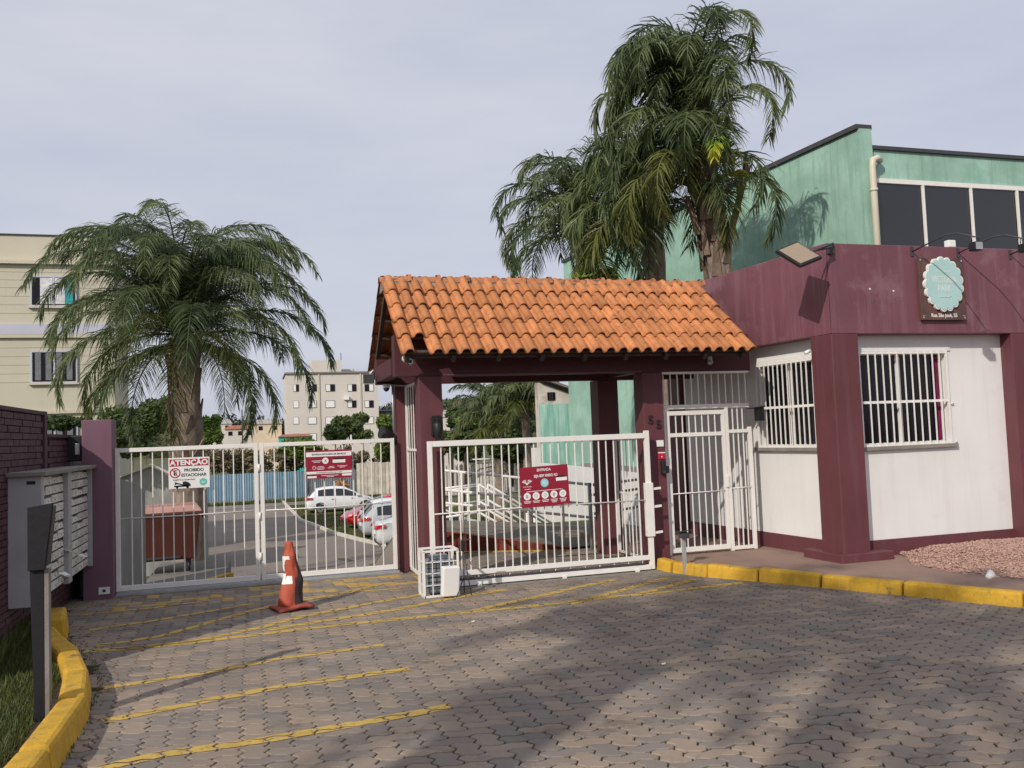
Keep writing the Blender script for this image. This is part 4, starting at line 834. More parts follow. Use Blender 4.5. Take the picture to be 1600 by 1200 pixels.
for (z0, z1, a0, a1) in ((.52,.555,2.9,4.3),(.47,.52,2.9,3.6),(.40,.47,3.0,3.35),(.27,.35,3.0,4.45),(.35,.375,3.1,3.6)):
    mb = MB(); A_, B_ = 8, 4
    for i in range(B_+1):
        z = z0+(z1-z0)*i/B_; r_ = np.interp(z, [p[1] for p in prof], [p[0] for p in prof])+.0025
        for k in range(A_+1): a = a0+(a1-a0)*k/A_+.12*mnoise.noise(Vector((z*30,k,1))); mb.v.append(cone_pt(r_, z, a))
    for i in range(B_):
        for k in range(A_): q = i*(A_+1)+k; mb.f.append((q,q+1,q+A_+2,q+A_+1)); mb.sm.append(True)
    mb.build('reflective_patch', m_whitep, cn)
g0 = gp(456,952); cn.location = (g0[0], g0[1], 0.008); cn.rotation_euler = (0.0,-.03,.28)
# ------------------------------------------------------------------ GREEN BUILDING
gr = thing('green_building', 'tall seafoam green building with a strip of dark windows', 'building', (5.8,3.2,0))
GX, GY = 5.80, 3.2; GV = np.array([-.099, .995])
def gv(t, off=0): return (GX+GV[0]*t+off, GY+GV[1]*t)
ZG = 7.25
# side wall, sloping roofline lower towards the street parapet is level
MB().prism([(GX,GY),(GX+.32,GY),gv(12.6,.3),gv(12.6)], -2.5, ZG-.09).build('side_wall', m_green, gr)
MB().prism([(GX-.05,GY-.05),(GX+.30,GY-.05),gv(12.65,.3),gv(12.65,-.05)], ZG-.089, ZG).build('side_coping', m_dgrey, gr)
MB().box(GX+.001,GX+.26,GY-.08,GY-.001,-.1,ZG-.091).build('corner_pilaster', m_green, gr)
# front wall with window strip
FZ = 6.80
MB().box(GX+.261,16,GY,GY+.25,6.26,FZ).build('front_wall', m_green, gr); MB().box(GX+.261,16,GY,GY+.25,-.1,3.6).build('front_wall', m_green, gr)
MB().box(GX+.20,16.1,GY-.05,GY+.3,FZ,FZ+.07).build('front_coping', m_dgrey, gr)
MB().box(GX+.261,16,GY+1.2,GY+1.3,0,FZ).build('inner_wall', m_int, gr)
sf = MB().box(GX+.262,15.9,GY-.03,GY-.001,6.17,6.255).build('strip_frame', m_gatew, gr)
x = GX+.27
for k in range(9):
    x1 = x+1.13; f_ = MB().box(x1-.025,x1+.025,GY-.035,GY-.001,3.6,6.165).build('mullion', m_gatew, gr); MB().box(x+.001 if k == 0 else x+.027,x1-.027,GY+.01,GY+.02,3.6,6.165).build('window_pane', m_tint, gr); x = x1
for k in range(9): MB().box(GX+.35+k*.12,GX+.37+k*.12,GY+.5,GY+.51,3.7,4.9).build('blind_slat', m_dgrey, gr)
MB().tube([(GX+.40,GY-.09,6.56),(GX+.27,GY-.17,6.58),(GX+.17,GY-.18,6.54),(GX+.15,GY-.18,6.42),(GX+.16,GY-.18,3.0)], .062, 14).build('downpipe', m_pvc, gr)
for z in (5.95,4.2): MB().tube([(GX+.155,GY-.18,z),(GX+.155,GY-.18,z+.05)], .072, 14).build('pipe_collar', m_pvc, gr)
# lower annex behind the long white wall
an = thing('green_annex', 'stained mint green annex wall seen through the gatehouse', 'building', (4.4,14,0))
w0 = wy(845,632,16.6); w1 = wy(926,632,16.6)
MB().box(w0[0],w1[0]+1.2,16.6,16.8,-2.6,w0[2]).build('stained_wall', m_green2, an)
oh = thing('old_house', 'old whitewashed house with grey roof behind the mint wall', 'house', (4.5,19,0))
h0 = wy(842,600,19); h1 = wy(884,632,19); h2 = wy(842,640,19)
MB().slab([(h0[0],19,-2.4),(h1[0]+.25,19,-2.4),(h1[0]+.25,19,h1[2]+.35),(h0[0],19,h0[2]+.05)], (0,.5,0)).build('gable_wall', m_rawwall, oh)
ww = wy(855,613,18.99); w2 = wy(867,625,18.99); f_ = MB().box(ww[0],w2[0],18.96,18.995,w2[2],ww[2]).build('window', m_glass, oh)
for k in range(3): MB().box(ww[0]+.05+k*.06,ww[0]+.07+k*.06,18.94,18.955,w2[2],ww[2]).build('window_bar', m_dgrey, f_)
r0 = wy(838,594,18.8); r1 = wy(905,617,18.8)
MB().slab([(r0[0],18.7,r0[2]+.1),(r1[0],18.7,r1[2]+.1),(r1[0],19.8,r1[2]+.1),(r0[0],19.8,r0[2]+.1)], (0,0,.08)).build('roof', mat('fibre_cement', (.20,.17,.16), .8, .2, 3, .2, 20, coord='World'), oh)
q0 = wy(884,618,19.3); q1 = wy(908,632,19.3); MB().box(q0[0]+.1,q1[0]+.5,19.3,19.4,-1,q0[2]).build('side_wall', m_rawwall, oh)
# long white boundary wall
ww_ = thing('boundary_wall', 'long white boundary wall with grey cap beside the ramp', 'wall', (1.55,5,0))
MB().prism([(1.5,2.6),(1.68,2.6),(2.2,11.5),(2.02,11.5)], -1.8, .96).build('wall', m_white, ww_); MB().prism([(1.46,2.6),(1.72,2.6),(2.24,8.2),(1.98,8.2)], .961, 1.03).build('cap', m_cement, ww_)
ww2 = wd(835,700,24); ww3 = wd(846,735,24); MB().box(ww2[0],ww3[0],ww2[1],ww2[1]+.3,-2,ww2[2]).build('end_pier', m_white, ww_)
# entrance passage behind the pedestrian gate
cl = thing('passage_column', 'maroon passage column seen behind the pedestrian gate', 'pillar', (1,2,0))
a = wy(1066,700,2.2); b = wy(1111,700,2.2); MB().box(a[0],b[0],2.2,2.6,-.05,2.9).build('shaft', m_maroon, cl, bev=.006)
mb = MB(); mb.box(-.03,1.4,.3,2.6,2.72,2.8); o = mb.build('passage_ceiling', m_cement, cl)
st_ = wy(1052,700,3.4); 
pl = thing('pipe_stack', 'stack of grey pipes standing behind the pedestrian gate', 'pipes', (st_[0],3.4,0))
for k in range(3): MB().tube([(st_[0]-.08+k*.1,3.4,-.1),(st_[0]-.08+k*.1,3.4,1.25-.1*k)], .045, 10).build('pipe', m_steel, pl)
# ------------------------------------------------------------------ RAMP
rp = thing('ramp', 'concrete ramp with brick red side wall behind the sliding gate', 'ramp', (-1.5,3,0))
ra = on_terr(700,863) if False else gp(700,862); rb = gp(890,862); rc = np.array([-.45, 2.0, 0])
A0 = (-2.62, 3.1); B0 = (-.62, 2.12); B1 = (-.2, 2.35)
MB().add([(A0[0],A0[1],-.1),(B0[0],B0[1],-.1),(B0[0],B0[1],.04),(A0[0],A0[1],.36)], [(0,1,2,3)]).slab([(A0[0],A0[1],-.1),(B0[0],B0[1],-.1),(B0[0],B0[1],.04),(A0[0],A0[1],.36)], (.06,.12,0)).build('side_wall', m_redwall, rp)
mb = MB(); mb.add([(A0[0],A0[1]+.02,.352),(B0[0],B0[1]+.02,.034),(1.45,2.55,.006),(1.55,4.6,.012),(-2.62,4.9,.352)], [(0,1,2,3,4)]); mb.build('deck', mat('ramp_screed', (.165,.145,.115), .9, .2, 2, .3, 40, coord='World', fine=.1, spots=.5, spcol=(.08,.07,.05), spscale=2), rp)
MB().bar((A0[0],A0[1]-.02,.006),(B0[0],B0[1]-.02,.006),.09,.012).build('yellow_edge', m_line, rp)
def railing(P0, P1, hts, posts, name_label, z0f):
    t = thing('railing', name_label, 'railing', tuple(P0), 'white tube railings of the ramp')
    P0 = np.array(P0, float); P1 = np.array(P1, float)
    for h_ in hts: MB().tube([tuple(P0+[0,0,h_]), tuple(P1+[0,0,h_])], .021, 8).build('handrail', m_gatew, t)
    for f_ in posts: p = P0+(P1-P0)*f_; MB().tube([(p[0],p[1],p[2]-.02),(p[0],p[1],p[2]+max(hts))], .020, 8).build('post', m_gatew, t)
    return t
railing((-2.55,3.2,.35),(-.05,2.3,.0),(.42,.62,.92),(.0,.22,.5,.8,1), 'front tube railing along the top of the red ramp wall', 0)
for k, (y_, xo) in enumerate(((4.9,-.3),(6.2,.4))):
    pA = wy(748+k*14,757,y_); pB = wy(860+k*10,822,y_+.5)
    railing((pA[0],y_,pA[2]-.92),(pB[0],y_+.5,pB[2]-.92),(.42,.62,.92),(0,.33,.66,1), ['nearer','farther'][k]+' of the sloping white railings descending behind the red ramp wall', 0)
    pC = wy(690+k*12,764+2*k,y_); railing((pC[0],y_,pC[2]-.92),(pA[0]-.05,y_,pA[2]-.92),(.42,.62,.92),(0,.5), ['nearer','farther'][k]+' of the level white railings left of the sloping ramp rails', 0)
t_ = thing('handrail_end', 'grey steel handrail with three bars fixed to the white wall', 'railing', (-.2,2.2,0))
e_ = gp(925,858); MB().tube([(e_[0],e_[1],0),(e_[0],e_[1],.98)], .028, 10).build('post', m_steel, t_)
for z in (.95,.80,.52): MB().tube([(e_[0]-.02,e_[1],z),(e_[0]+.25,e_[1]+.0,z),(1.47,3.2,z)], .022, 8).build('handrail', m_steel, t_)
# ------------------------------------------------------------------ GRAVEL, PLANTS
def in_poly(p, P):
    c = False; n = len(P)
    for i in range(n):
        a, b = P[i], P[i-1]
        if (a[1] > p[1]) != (b[1] > p[1]) and p[0] < (b[0]-a[0])*(p[1]-a[1])/(b[1]-a[1])+a[0]: c = not c
    return c
GP = [(2.25,-1.52),(2.0,-1.95),(2.02,-2.6),(2.35,-3.4),(3.2,-4.6),(5.2,-4.6),(5.2,-1.24),(2.4,-1.24)]
def gz(x, y): d = min(1, max(0, (x-2.0)/1.0)); return .118+.10*d*math.exp(-((y+1.8)**2)/1.0)+.02*mnoise.noise(Vector((x*2,y*2,0)))
mb = MB(); n_ = 0; rnd = random.Random(3)
while n_ < 17000:
    x = rnd.uniform(1.9,4.6); y = rnd.uniform(-4.2,-1.2)
    if not in_poly((x,y), GP): continue
    if math.hypot(x-CX-.2, y-CY) < .35: continue
    r_ = rnd.uniform(.006,.014)*(1.8 if rnd.random() < .08 else 1); z = gz(x,y)+rnd.uniform(-.004,.01); a = rnd.uniform(0,PI)
    ca, sa = math.cos(a)*r_, math.sin(a)*r_
    mb.add([(x+ca*1.3,y+sa*1.3,z),(x-sa,y+ca,z-.2*r_),(x-ca*1.3,y-sa*1.3,z),(x+sa,y-ca,z+.2*r_),(x,y,z+r_*.7)], [(0,1,4),(1,2,4),(2,3,4),(3,0,4)]); n_ += 1
m_peb = mat('pink_pebble', (.36,.225,.18), .8, .6, 38, .1, 200, coord='World', fine=.35)
tag(mb.build('gravel_bed', m_peb), kind='stuff', label='pink gravel heaped in front of the guard booth', cat='gravel')
mb = MB(); nx_ = 26; vs = []; 
for i in range(nx_+1):
    for j in range(nx_+1): x = 1.9+3.4*i/nx_; y = -4.6+3.36*j/nx_; vs.append((x,y,gz(x,y)-.008 if in_poly((x,y),GP) else .06))
mb.add(vs, [(i*(nx_+1)+j,(i+1)*(nx_+1)+j,(i+1)*(nx_+1)+j+1,i*(nx_+1)+j+1) for i in range(nx_) for j in range(nx_)], True); struct(mb, 'gravel_ground', m_gravel)
r_ = gp(1548,901,.2); mb = MB(); mb.tube([(r_[0]-.05,r_[1],.19),(r_[0],r_[1],.225),(r_[0]+.05,r_[1],.19)], [.02,.045,.02], 8); tag(mb.build('white_stone', m_whitep), 'white pebble lying alone on the pink gravel', 'stone')
def grass(name, area, n, h0, h1, zf, label=None, m=None, w_=.006):
    mb = MB(); rnd = random.Random(11); k = 0
    while k < n:
        x, y = area(rnd)
        if x is None: continue
        z = zf(x,y); a = rnd.uniform(0,2*PI); h = rnd.uniform(h0,h1); lx, ly = rnd.uniform(-.6,.6)*h, rnd.uniform(-.6,.6)*h; c_, s_ = math.cos(a)*w_, math.sin(a)*w_
        mb.v += [(x-c_,y-s_,z-.005),(x+c_,y+s_,z-.005),(x+lx,y+ly,z+h)]; b_ = len(mb.v); mb.f.append((b_-3,b_-2,b_-1)); mb.sm.append(False); k += 1
    return tag(mb.build(name, m or m_grass), label=label, cat=None, kind='stuff')
mb = MB(); mb.prism([(-7.16,-8),(-6.3,-8),(-6.28,-4),(-6.4,-3),(-6.6,-2.2),(-6.85,-1.4),(-7.0,-.9),(-7.16,-.6)], -.05, .05); struct(mb, 'lawn_soil', m_soil)
def ar(r):
    y = r.uniform(-6.5,-.7); x = r.uniform(-7.15, kerb_left_x(y)-.24)
    if x > kerb_left_x(y)-.24 or (r.random() < .5*max(0,(y+3)/2.5)) : return None, None
    return x, y
grass('lawn', ar, 16000, .02, .075, lambda x,y: .05)
# weeds along the wall foot
def ar2(r): y = r.uniform(-2.8,-.8); return -7.12+abs(r.gauss(0,.05)), y
grass('weeds', ar2, 900, .06, .22, lambda x,y: .05, w_=.012)
def ar3(r):
    y = r.uniform(22,49); x = r.uniform(lane_r(y)+.2, lane_r(y)+9); return x, y
grass('inner_lawn', ar3, 26000, .03, .07, lambda x,y: terr_z(x,y), w_=.03)
def ar4(r): y = r.uniform(50.2,51.4); return r.uniform(-14,6), y
grass('fence_grass', ar4, 5000, .15, .4, lambda x,y: -2.36, w_=.05)
# moss tufts in joints near the kerb
def ar5(r):
    y = r.uniform(-7,-.5); return kerb_left_x(y)+.02+abs(r.gauss(0,.02)), y
grass('kerb_weeds', ar5, 500, .01, .03, lambda x,y: 0., w_=.006)
# ------------------------------------------------------------------ PALMS
def frond_mesh(seed, Lf, e0, bend, nl, ll, mat_, wind=(0,0), wl=.017, pl_=.75):
    rnd = random.Random(seed); mb = MB(); n = 16; pts = []; p = Vector((0,0,0)); pw = 1.6
    side = rnd.uniform(-.5,.5)
    for i in range(n+1):
        s = i/n; e = e0-bend*s**pw; az = side*s*s
        pts.append(p.copy()); p = p+Vector((math.cos(e)*math.cos(az)+wind[0]*s, math.cos(e)*math.sin(az)+wind[1]*s, math.sin(e))).normalized()*(Lf/n)
    mb.tube([tuple(q) for q in pts], [.026*(1-.85*i/n)+.003 for i in range(n+1)], 5)
    for k in range(nl):
        for sd in (1,-1):
            s = .10+.90*(k+rnd.random()*.6)/nl; f_ = s*n; i = min(n-1, int(f_)); q = pts[i].lerp(pts[i+1], f_-i); tg = (pts[i+1]-pts[i]).normalized()
            up = Vector((0,0,1)); sv = tg.cross(up); sv = sv.normalized() if sv.length > .05 else Vector((0,1,0)); uv = sv.cross(tg)
            an = rnd.uniform(-.7,.9)*pl_
            d = (sv*sd*math.cos(an)+uv*math.sin(an)+tg*(.45+.7*s)).normalized()
            l_ = ll*(1-.62*abs(s-.42)**1.3/.5)*rnd.uniform(.8,1.1); seg = 4; c = q.copy(); prev = None; w_ = wl*rnd.uniform(.75,1.15)
            wd2 = d.cross(Vector((0,0,1))); wd2 = (wd2.normalized() if wd2.length > .05 else sv)*math.cos(k*1.7)+uv*math.sin(k*1.7)*.8; wd2.normalize()
            b0 = len(mb.v); ws = [.5,1,.8,.45,0]
            for j in range(seg+1):
                o = wd2*w_*ws[j]
                if j < seg: mb.v += [tuple(c-o), tuple(c+o)]
                else: mb.v.append(tuple(c))
                g_ = d+Vector((wind[0]*.6,wind[1]*.6,-.95))*(j+.4)*.40*rnd.uniform(.6,1.35); c = c+g_.normalized()*l_/seg
            for j in range(seg-1): mb.f.append((b0+2*j,b0+2*j+1,b0+2*j+3,b0+2*j+2)); mb.sm.append(False)
            mb.f.append((b0+2*seg-2,b0+2*seg-1,b0+2*seg)); mb.sm.append(False)
    me = mb.mesh('frond'); me.materials.append(mat_); return me
def trunk_mb(base, top, r0, r1, seed, bumps=.09):
    rnd = random.Random(seed); b = Vector(base); t = Vector(top); mb = MB(); n = 26; k = 18
    H = (t-b).length
    for i in range(n+1):
        s = i/n; c = b.lerp(t, s)+Vector((.06*math.sin(s*3),0,0)); r_ = r0+(r1-r0)*s; ringb = .04*abs(math.sin(s*H*9))
        for j in range(k):
            a = 2*PI*j/k; q = 1+ringb+bumps*mnoise.noise(Vector((math.cos(a)*2,math.sin(a)*2,s*H*1.6+seed)))*3
            mb.v.append((c.x+r_*q*math.cos(a), c.y+r_*q*math.sin(a), c.z))
    for i in range(n):
        for j in range(k): mb.f.append((i*k+j,i*k+(j+1)%k,(i+1)*k+(j+1)%k,(i+1)*k+j)); mb.sm.append(True)
    return mb
def boots(t, base, z0, z1, r_, n, seed):
    rnd = random.Random(seed)
    for i in range(n):
        a = i*2.4; z = z0+(z1-z0)*i/n; w_ = rnd.uniform(.07,.13); l_ = rnd.uniform(.3,.75); b = base(z)
        o = Vector((math.cos(a), math.sin(a), 0)); s_ = Vector((-math.sin(a), math.cos(a), 0)); r2 = rnd.uniform(.03,.2)*(1 if rnd.random() < .6 else .4)
        p = [b+o*r_-s_*w_, b+o*r_+s_*w_, b+o*(r_+r2)+s_*w_*.35+Vector((0,0,l_)), b+o*(r_+r2*1.1)-s_*w_*.35+Vector((0,0,l_*.93))]
        mb = MB(); mb.slab([tuple(q) for q in p], tuple(-o*.035)); mb.build('leaf_base', m_boot, t)
def palm(name_label, base, top, r0, r1, specs, seed, group='queen palms', scale_l=1., nb=18, mats=None, wind=(0,0), nl=62, wl=.017, ll=.62, bootz=None, spread=0.):
    t = thing('palm_tree', name_label, 'palm', tuple(base), group); rnd = random.Random(seed)
    trunk_mb(base, top, r0, r1, seed).build('trunk', m_trunk, t)
    b = Vector(base); tp = Vector(top)
    if nb: boots(t, lambda z: b.lerp(tp, (z-b.z)/(tp.z-b.z)), tp.z-(bootz or 1.6), tp.z-.25, (r0*.55+r1*.45)*1.02, nb, seed)
    MB().tube([tuple(tp-Vector((0,0,.5))), tuple(tp-Vector((0,0,.1))), tuple(tp+Vector((0,0,.35)))], [r1*1.05, r1*.85, r1*.3], 12).build('crownshaft', m_boot, t)
    for q, (az, el, bend, Lf, mt) in enumerate(specs):
        me = frond_mesh(seed*100+q, Lf*scale_l, el, bend, int(nl*Lf/3), ll, mt, wind, wl); o = inst(me, 'frond', t, tuple(tp+Vector((rnd.uniform(-.1,.1),rnd.uniform(-.1,.1),rnd.uniform(-.15,.25)-spread*(q/len(specs))**1.6))), (0,0,az))
    return t
def specs(seed, n, L0, L1, azf=None, low=.35, e1=88, er=100, b0=135, ex=1.4, up=0.):
    rnd = random.Random(seed); out = []
    for i in range(n):
        az = i*2.39996+rnd.uniform(-.2,.2); u_ = i/(n-1)
        el = math.radians(e1-er*u_**ex+rnd.uniform(-6,6)); bend = math.radians(b0+25*rnd.random()-.55*er*u_)
        if azf: az = azf(az, rnd)
        out.append((az, el, bend, rnd.uniform(L0,L1)+up*(1-u_), m_frondold if (u_ > .82 and rnd.random() < .6) else m_frond))
    return out
# big palm left, inside the gate
LB = wd(290,790,20); LTp = wd(287,535,20)
sp = specs(5, 74, 3.1, 4.0, e1=90, er=108, b0=160, ex=1.9, up=1.0)
palm('broad queen palm with arching fronds behind the double gate', (LB[0],LB[1],-1.9), (LTp[0],LTp[1],LTp[2]+.1), .36, .30, sp, 5, scale_l=1.0, nb=30, nl=96, wl=.0125, ll=.80, bootz=3.2)
# palms on the right behind the gatehouse
A_b = wd(1150,430,15.2); A_t = wd(1092,178,15.2)
def azl(az, rnd): return math.pi*(1.05+rnd.uniform(-.62,.62)) if rnd.random() < .9 else az
sp = specs(8, 66, 1.8, 2.7, azl, e1=92, er=84, b0=190, up=.4)
palm('tall palm with thick shaggy trunk and a yellow leaf, beside the green wall', (A_b[0],A_b[1],0), (A_t[0]-.1,A_t[1],A_t[2]+.15), .27, .20, sp, 8, nb=44, nl=84, wl=.015, ll=.66, wind=(-.20,0), bootz=3.6, spread=1.7)
yl = bpy.data.objects['palm_tree.001']
yp = wd(1152,330,14.3); o = inst(frond_mesh(77, 2.1, math.radians(84), math.radians(175), 90, .42, m_frondy, (0,0), .02), 'yellow_frond', yl, tuple(yp+np.array([.05,0,-.02])), (0,0,PI*1.2), label='bright yellow green young frond')
sp0 = wd(1139,352,14.95); sp1 = wd(1166,238,15.0); mb = MB(); mb.slab([(sp0[0]-.06,sp0[1],sp0[2]-.25),(sp0[0]+.06,sp0[1],sp0[2]-.25),(sp1[0]+.05,sp1[1],sp1[2]-.3),(sp1[0]+.01,sp1[1],sp1[2]),(sp1[0]-.05,sp1[1],sp1[2]-.3)], (0,.04,0)); mb.build('dry_sheath', m_boot, yl)
B_b = wd(1030,450,16.5); B_t = wd(1014,335,16.5)
sp = specs(9, 34, 2.0, 2.7, azl, er=75, b0=185)
palm('middle palm of the leaning trio, behind the tiled roof', (B_b[0],B_b[1],0), (B_t[0],B_t[1],B_t[2]+.2), .2, .18, sp, 9, nb=12, nl=86, wl=.0155, ll=.75, wind=(-.2,0), spread=.8)
C_b = wd(935,450,18); C_t = wd(900,350,18)
sp = specs(10, 32, 2.0, 2.6, er=92, b0=165)
palm('leftmost thin palm of the trio behind the tiled roof', (C_b[0],C_b[1],-.5), (C_t[0],C_t[1],C_t[2]+.1), .12, .10, sp, 10, nb=6, nl=84, wl=.0155, ll=.72, wind=(-.1,0), spread=.4)
# lower young palms behind the sliding gate
D_t = wd(775,650,38); sp = specs(12, 34, 1.9, 2.6, er=100, b0=120); palm('bushy palm seen through the gatehouse opening', (D_t[0],D_t[1],-2.0), tuple(D_t), .2, .16, sp, 12, nb=0, nl=60, wl=.026, ll=.8)
D_t = wd(818,628,36); sp = specs(13, 34, 1.7, 2.3, er=100, b0=120); palm('palm pressed against the mint green annex wall', (D_t[0],D_t[1],-2.0), tuple(D_t), .18, .15, sp, 13, nb=0, nl=60, wl=.026, ll=.8)
# street palms behind the photographer: they throw the shade across the paving
for k, (bx__, by__, hz, nf_, lf_, lab) in enumerate(((-10.26,-10.97,7.5,26,1.9,'thick street palm left of the viewpoint, out of view'),(-10.0,-13.0,8.0,24,2.5,'tall street palm across the road, out of view'))):
    sp = specs(20+k, nf_, lf_, lf_+.7, er=95, b0=130); palm(lab, (bx__,by__,-.06), (bx__+.02,by__,hz), (.35 if k == 0 else .2), (.32 if k == 0 else .16), sp, 20+k, nb=0, nl=50, wl=.024, ll=.62)
# litter and fallen leaves on the paving
lf = MB(); rnd = random.Random(44)
for i in range(420):
    if rnd.random() < .6: y = rnd.uniform(-8,-.8); x = kerb_left_x(y)+.04+abs(rnd.gauss(0,.12))
    elif rnd.random() < .5: y = rnd.uniform(-4.5,-.5); x = kerb_right_x(y)-.03-abs(rnd.gauss(0,.1))
    else: x = rnd.uniform(-6,1); y = rnd.uniform(-8,1)
    if x > kerb_right_x(y) and y < -.3: continue
    a = rnd.uniform(0,6.3); l_ = rnd.uniform(.006,.02); c_, s_ = math.cos(a)*l_, math.sin(a)*l_
    lf.add([(x-c_,y-s_,.004),(x+s_*.4,y-c_*.4,.008),(x+c_,y+s_,.005),(x-s_*.4,y+c_*.4,.010)], [(0,1,2,3)])
tag(lf.build('fallen_leaves', mat('dry_leaf', (.13,.09,.045), .8, .4, 20, 0, coord='World')), kind='stuff')
for k, (u_, v_) in enumerate(((737,973),(1035,1040))):
    q = gp(u_, v_); o = MB().slab([(0,0,0),(.03,.004,.002),(.034,.02,.006),(.004,.024,.001)], (0,0,.003)).build('paper_scrap', m_whitep); o.location = (q[0],q[1],.006); tag(o, ['tiny white paper scrap lying in front of the wire cage on the pavers','tiny white scrap lying on the shaded pavers at right'][k], 'litter')
# ------------------------------------------------------------------ SHRUBS and far greenery
def leaf_blob(cs, n, size, seed, m, name, parent=None):
    rnd = random.Random(seed); mb = MB()
    for i in range(n):
        c, r_ = cs[rnd.randrange(len(cs))]; d = Vector((rnd.gauss(0,1),rnd.gauss(0,1),rnd.gauss(0,1))).normalized()*(rnd.random()**.4)
        p = Vector((c[0]+d.x*r_[0], c[1]+d.y*r_[1], c[2]+d.z*r_[2])); a = Vector((rnd.gauss(0,1),rnd.gauss(0,1),rnd.gauss(0,1))).normalized(); b = a.orthogonal().normalized(); s_ = size*rnd.uniform(.6,1.3)
        mb.add([tuple(p-a*s_), tuple(p+b*s_*.45), tuple(p+a*s_), tuple(p-b*s_*.45)], [(0,1,2,3)])
    return mb.build(name, m, parent)
def shrub(u_, v_, D, wpx, hpx, label, m, seed, leaf=.12, n=2600, cat='shrub', nm='shrub', trunk=True, group=None):
    c = wd(u_, v_, D); k = D/FPX; w_ = wpx*k/2; h_ = hpx*k/2; t = thing(nm, label, cat, (c[0],c[1],-2.1), group); rnd = random.Random(seed)
    cs = [((c[0]+rnd.uniform(-.65,.65)*w_, c[1]+rnd.uniform(-.4,.4)*w_, c[2]+rnd.uniform(-.6,.6)*h_), (w_*rnd.uniform(.3,.5),w_*.4,h_*rnd.uniform(.3,.5))) for _ in range(11)]
    leaf_blob(cs, n, leaf, seed, m, 'crown', t)
    if trunk: MB().tube([(c[0],c[1],-2.2),(c[0]+.05,c[1],c[2]-.1*h_),(c[0]-.1,c[1],c[2]+.4*h_)], [.14*k*20/2,.1*k*10,.02], 7).build('trunk', m_trunk, t)
    return t
shrub(545,668,95,64,46,'dark green rounded tree in front of the pale apartment block', m_leaf, 31, .35, 4200, 'tree', 'tree')
shrub(523,675,92,34,30,'small dark tree left of the rounded tree', m_leaf, 32, .3, 2000, 'tree', 'tree')
shrub(607,680,62,52,84,'bright green bush filling the gap beside the gatehouse column', m_leaf2, 33, .2, 4600)
shrub(722,652,80,70,38,'distant green tree left of the bushy palm', m_leaf, 34, .3, 2600, 'tree', 'tree')
shrub(745,672,58,84,60,'green bush in front of the bushy palm', m_leaf2, 35, .22, 4200)
shrub(790,680,48,90,60,'dense green bush at the foot of the bushy palm', m_leaf, 36, .18, 4600)
shrub(700,690,70,50,40,'low green bush behind the white picket fence', m_leaf, 37, .2, 2200)
shrub(225,655,30,120,90,'dark leafy tree below the broad palm crown', m_leaf, 38, .09, 6000, 'tree', 'tree')
shrub(205,690,27,60,60,'dark creeper shrub behind the maroon pier', m_leaf, 39, .08, 3400)
shrub(100,660,24,70,26,'small bush leaning over the low maroon wall', m_leaf, 40, .07, 1800)
shrub(330,670,75,40,60,'green tree right of the palm trunk', m_leaf2, 41, .25, 2400, 'tree', 'tree')
for k in range(9): shrub(335+k*42,722-k*1.2,64+k%3,60,44+8*(k % 2),['first','second','third','fourth','fifth','sixth','seventh','eighth','ninth'][k]+' clump of dry brown scrub from the left behind the sheet fence', m_dry, 50+k, .16, 1700, 'scrub', 'scrub', False, 'dry scrub behind the fence')
shrub(480,700,60,90,38,'green creeper over the end of the blue fence', m_leaf2, 61, .18, 3000)
shrub(930,438,16,70,26,'spiky young green growth above the roof ridge', m_leaf2, 62, .16, 500, trunk=False)
# far hills
mb = MB(); nn_ = 160
for j in range(2):
    for i in range(nn_+1):
        x = -500+i*9; base_ = 9+4*mnoise.noise(Vector((i*.05,0,0)))+2.4*mnoise.noise(Vector((i*.4,1,0)))
        z = -6 if j == 0 else base_+10*math.exp(-((x-100)/75)**2)+5*math.exp(-((x+60)/60)**2)
        mb.v.append((x, 395+j*25, z))
for i in range(nn_): mb.f.append((i,i+1,i+nn_+2,i+nn_+1)); mb.sm.append(True)
struct(mb, 'hills', m_terr)
rnd = random.Random(70); cs = []
for i in range(260):
    x = rnd.uniform(-250,330); base_ = 9+10*math.exp(-((x-100)/75)**2)+5*math.exp(-((x+60)/60)**2); cs.append(((x, 392+rnd.uniform(-5,14), base_*rnd.uniform(.35,.95)), (rnd.uniform(5,10),4,rnd.uniform(2.2,4.2))))
o = leaf_blob(cs, 26000, 1.1, 71, m_hill, 'hillside_trees'); o['kind'] = 'stuff'
# ------------------------------------------------------------------ FAR BUILDINGS
def window_on(parent, x0, x1, y, z0, z1, m_fr, m_gl, split=True, dark=None, shut=False):
    f_ = MB().box(x0,x1,y-.06,y-.01,z0,z1).build('window', m_fr, parent); t_ = (x1-x0)*.05
    if shut: MB().box(x0+t_,x1-t_,y-.09,y-.061,z0+t_,z1-t_).build('shutter', m_whitep, f_)
    else:
        xm = (x0+x1)/2
        MB().box(x0+t_,xm-t_*.4,y-.09,y-.061,z0+t_,z1-t_).build('pane', m_whitep if dark == 'R' else m_gl, f_); MB().box(xm+t_*.4,x1-t_,y-.09,y-.061,z0+t_,z1-t_).build('pane', m_whitep if dark == 'L' else m_gl, f_)
    return f_
yb = 23.3
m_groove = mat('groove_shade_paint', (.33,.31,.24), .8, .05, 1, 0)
bb_ = thing('apartment_building', 'beige apartment building at left with horizontal grooves', 'building', (-12,yb,0))
xr_ = -9.75; xl_ = -22
def zb(v): return wd(40, v, 30.5)[2]
z_top, z_cor, z_b0, z_b1 = 9.33, 8.35, 6.10, 5.80
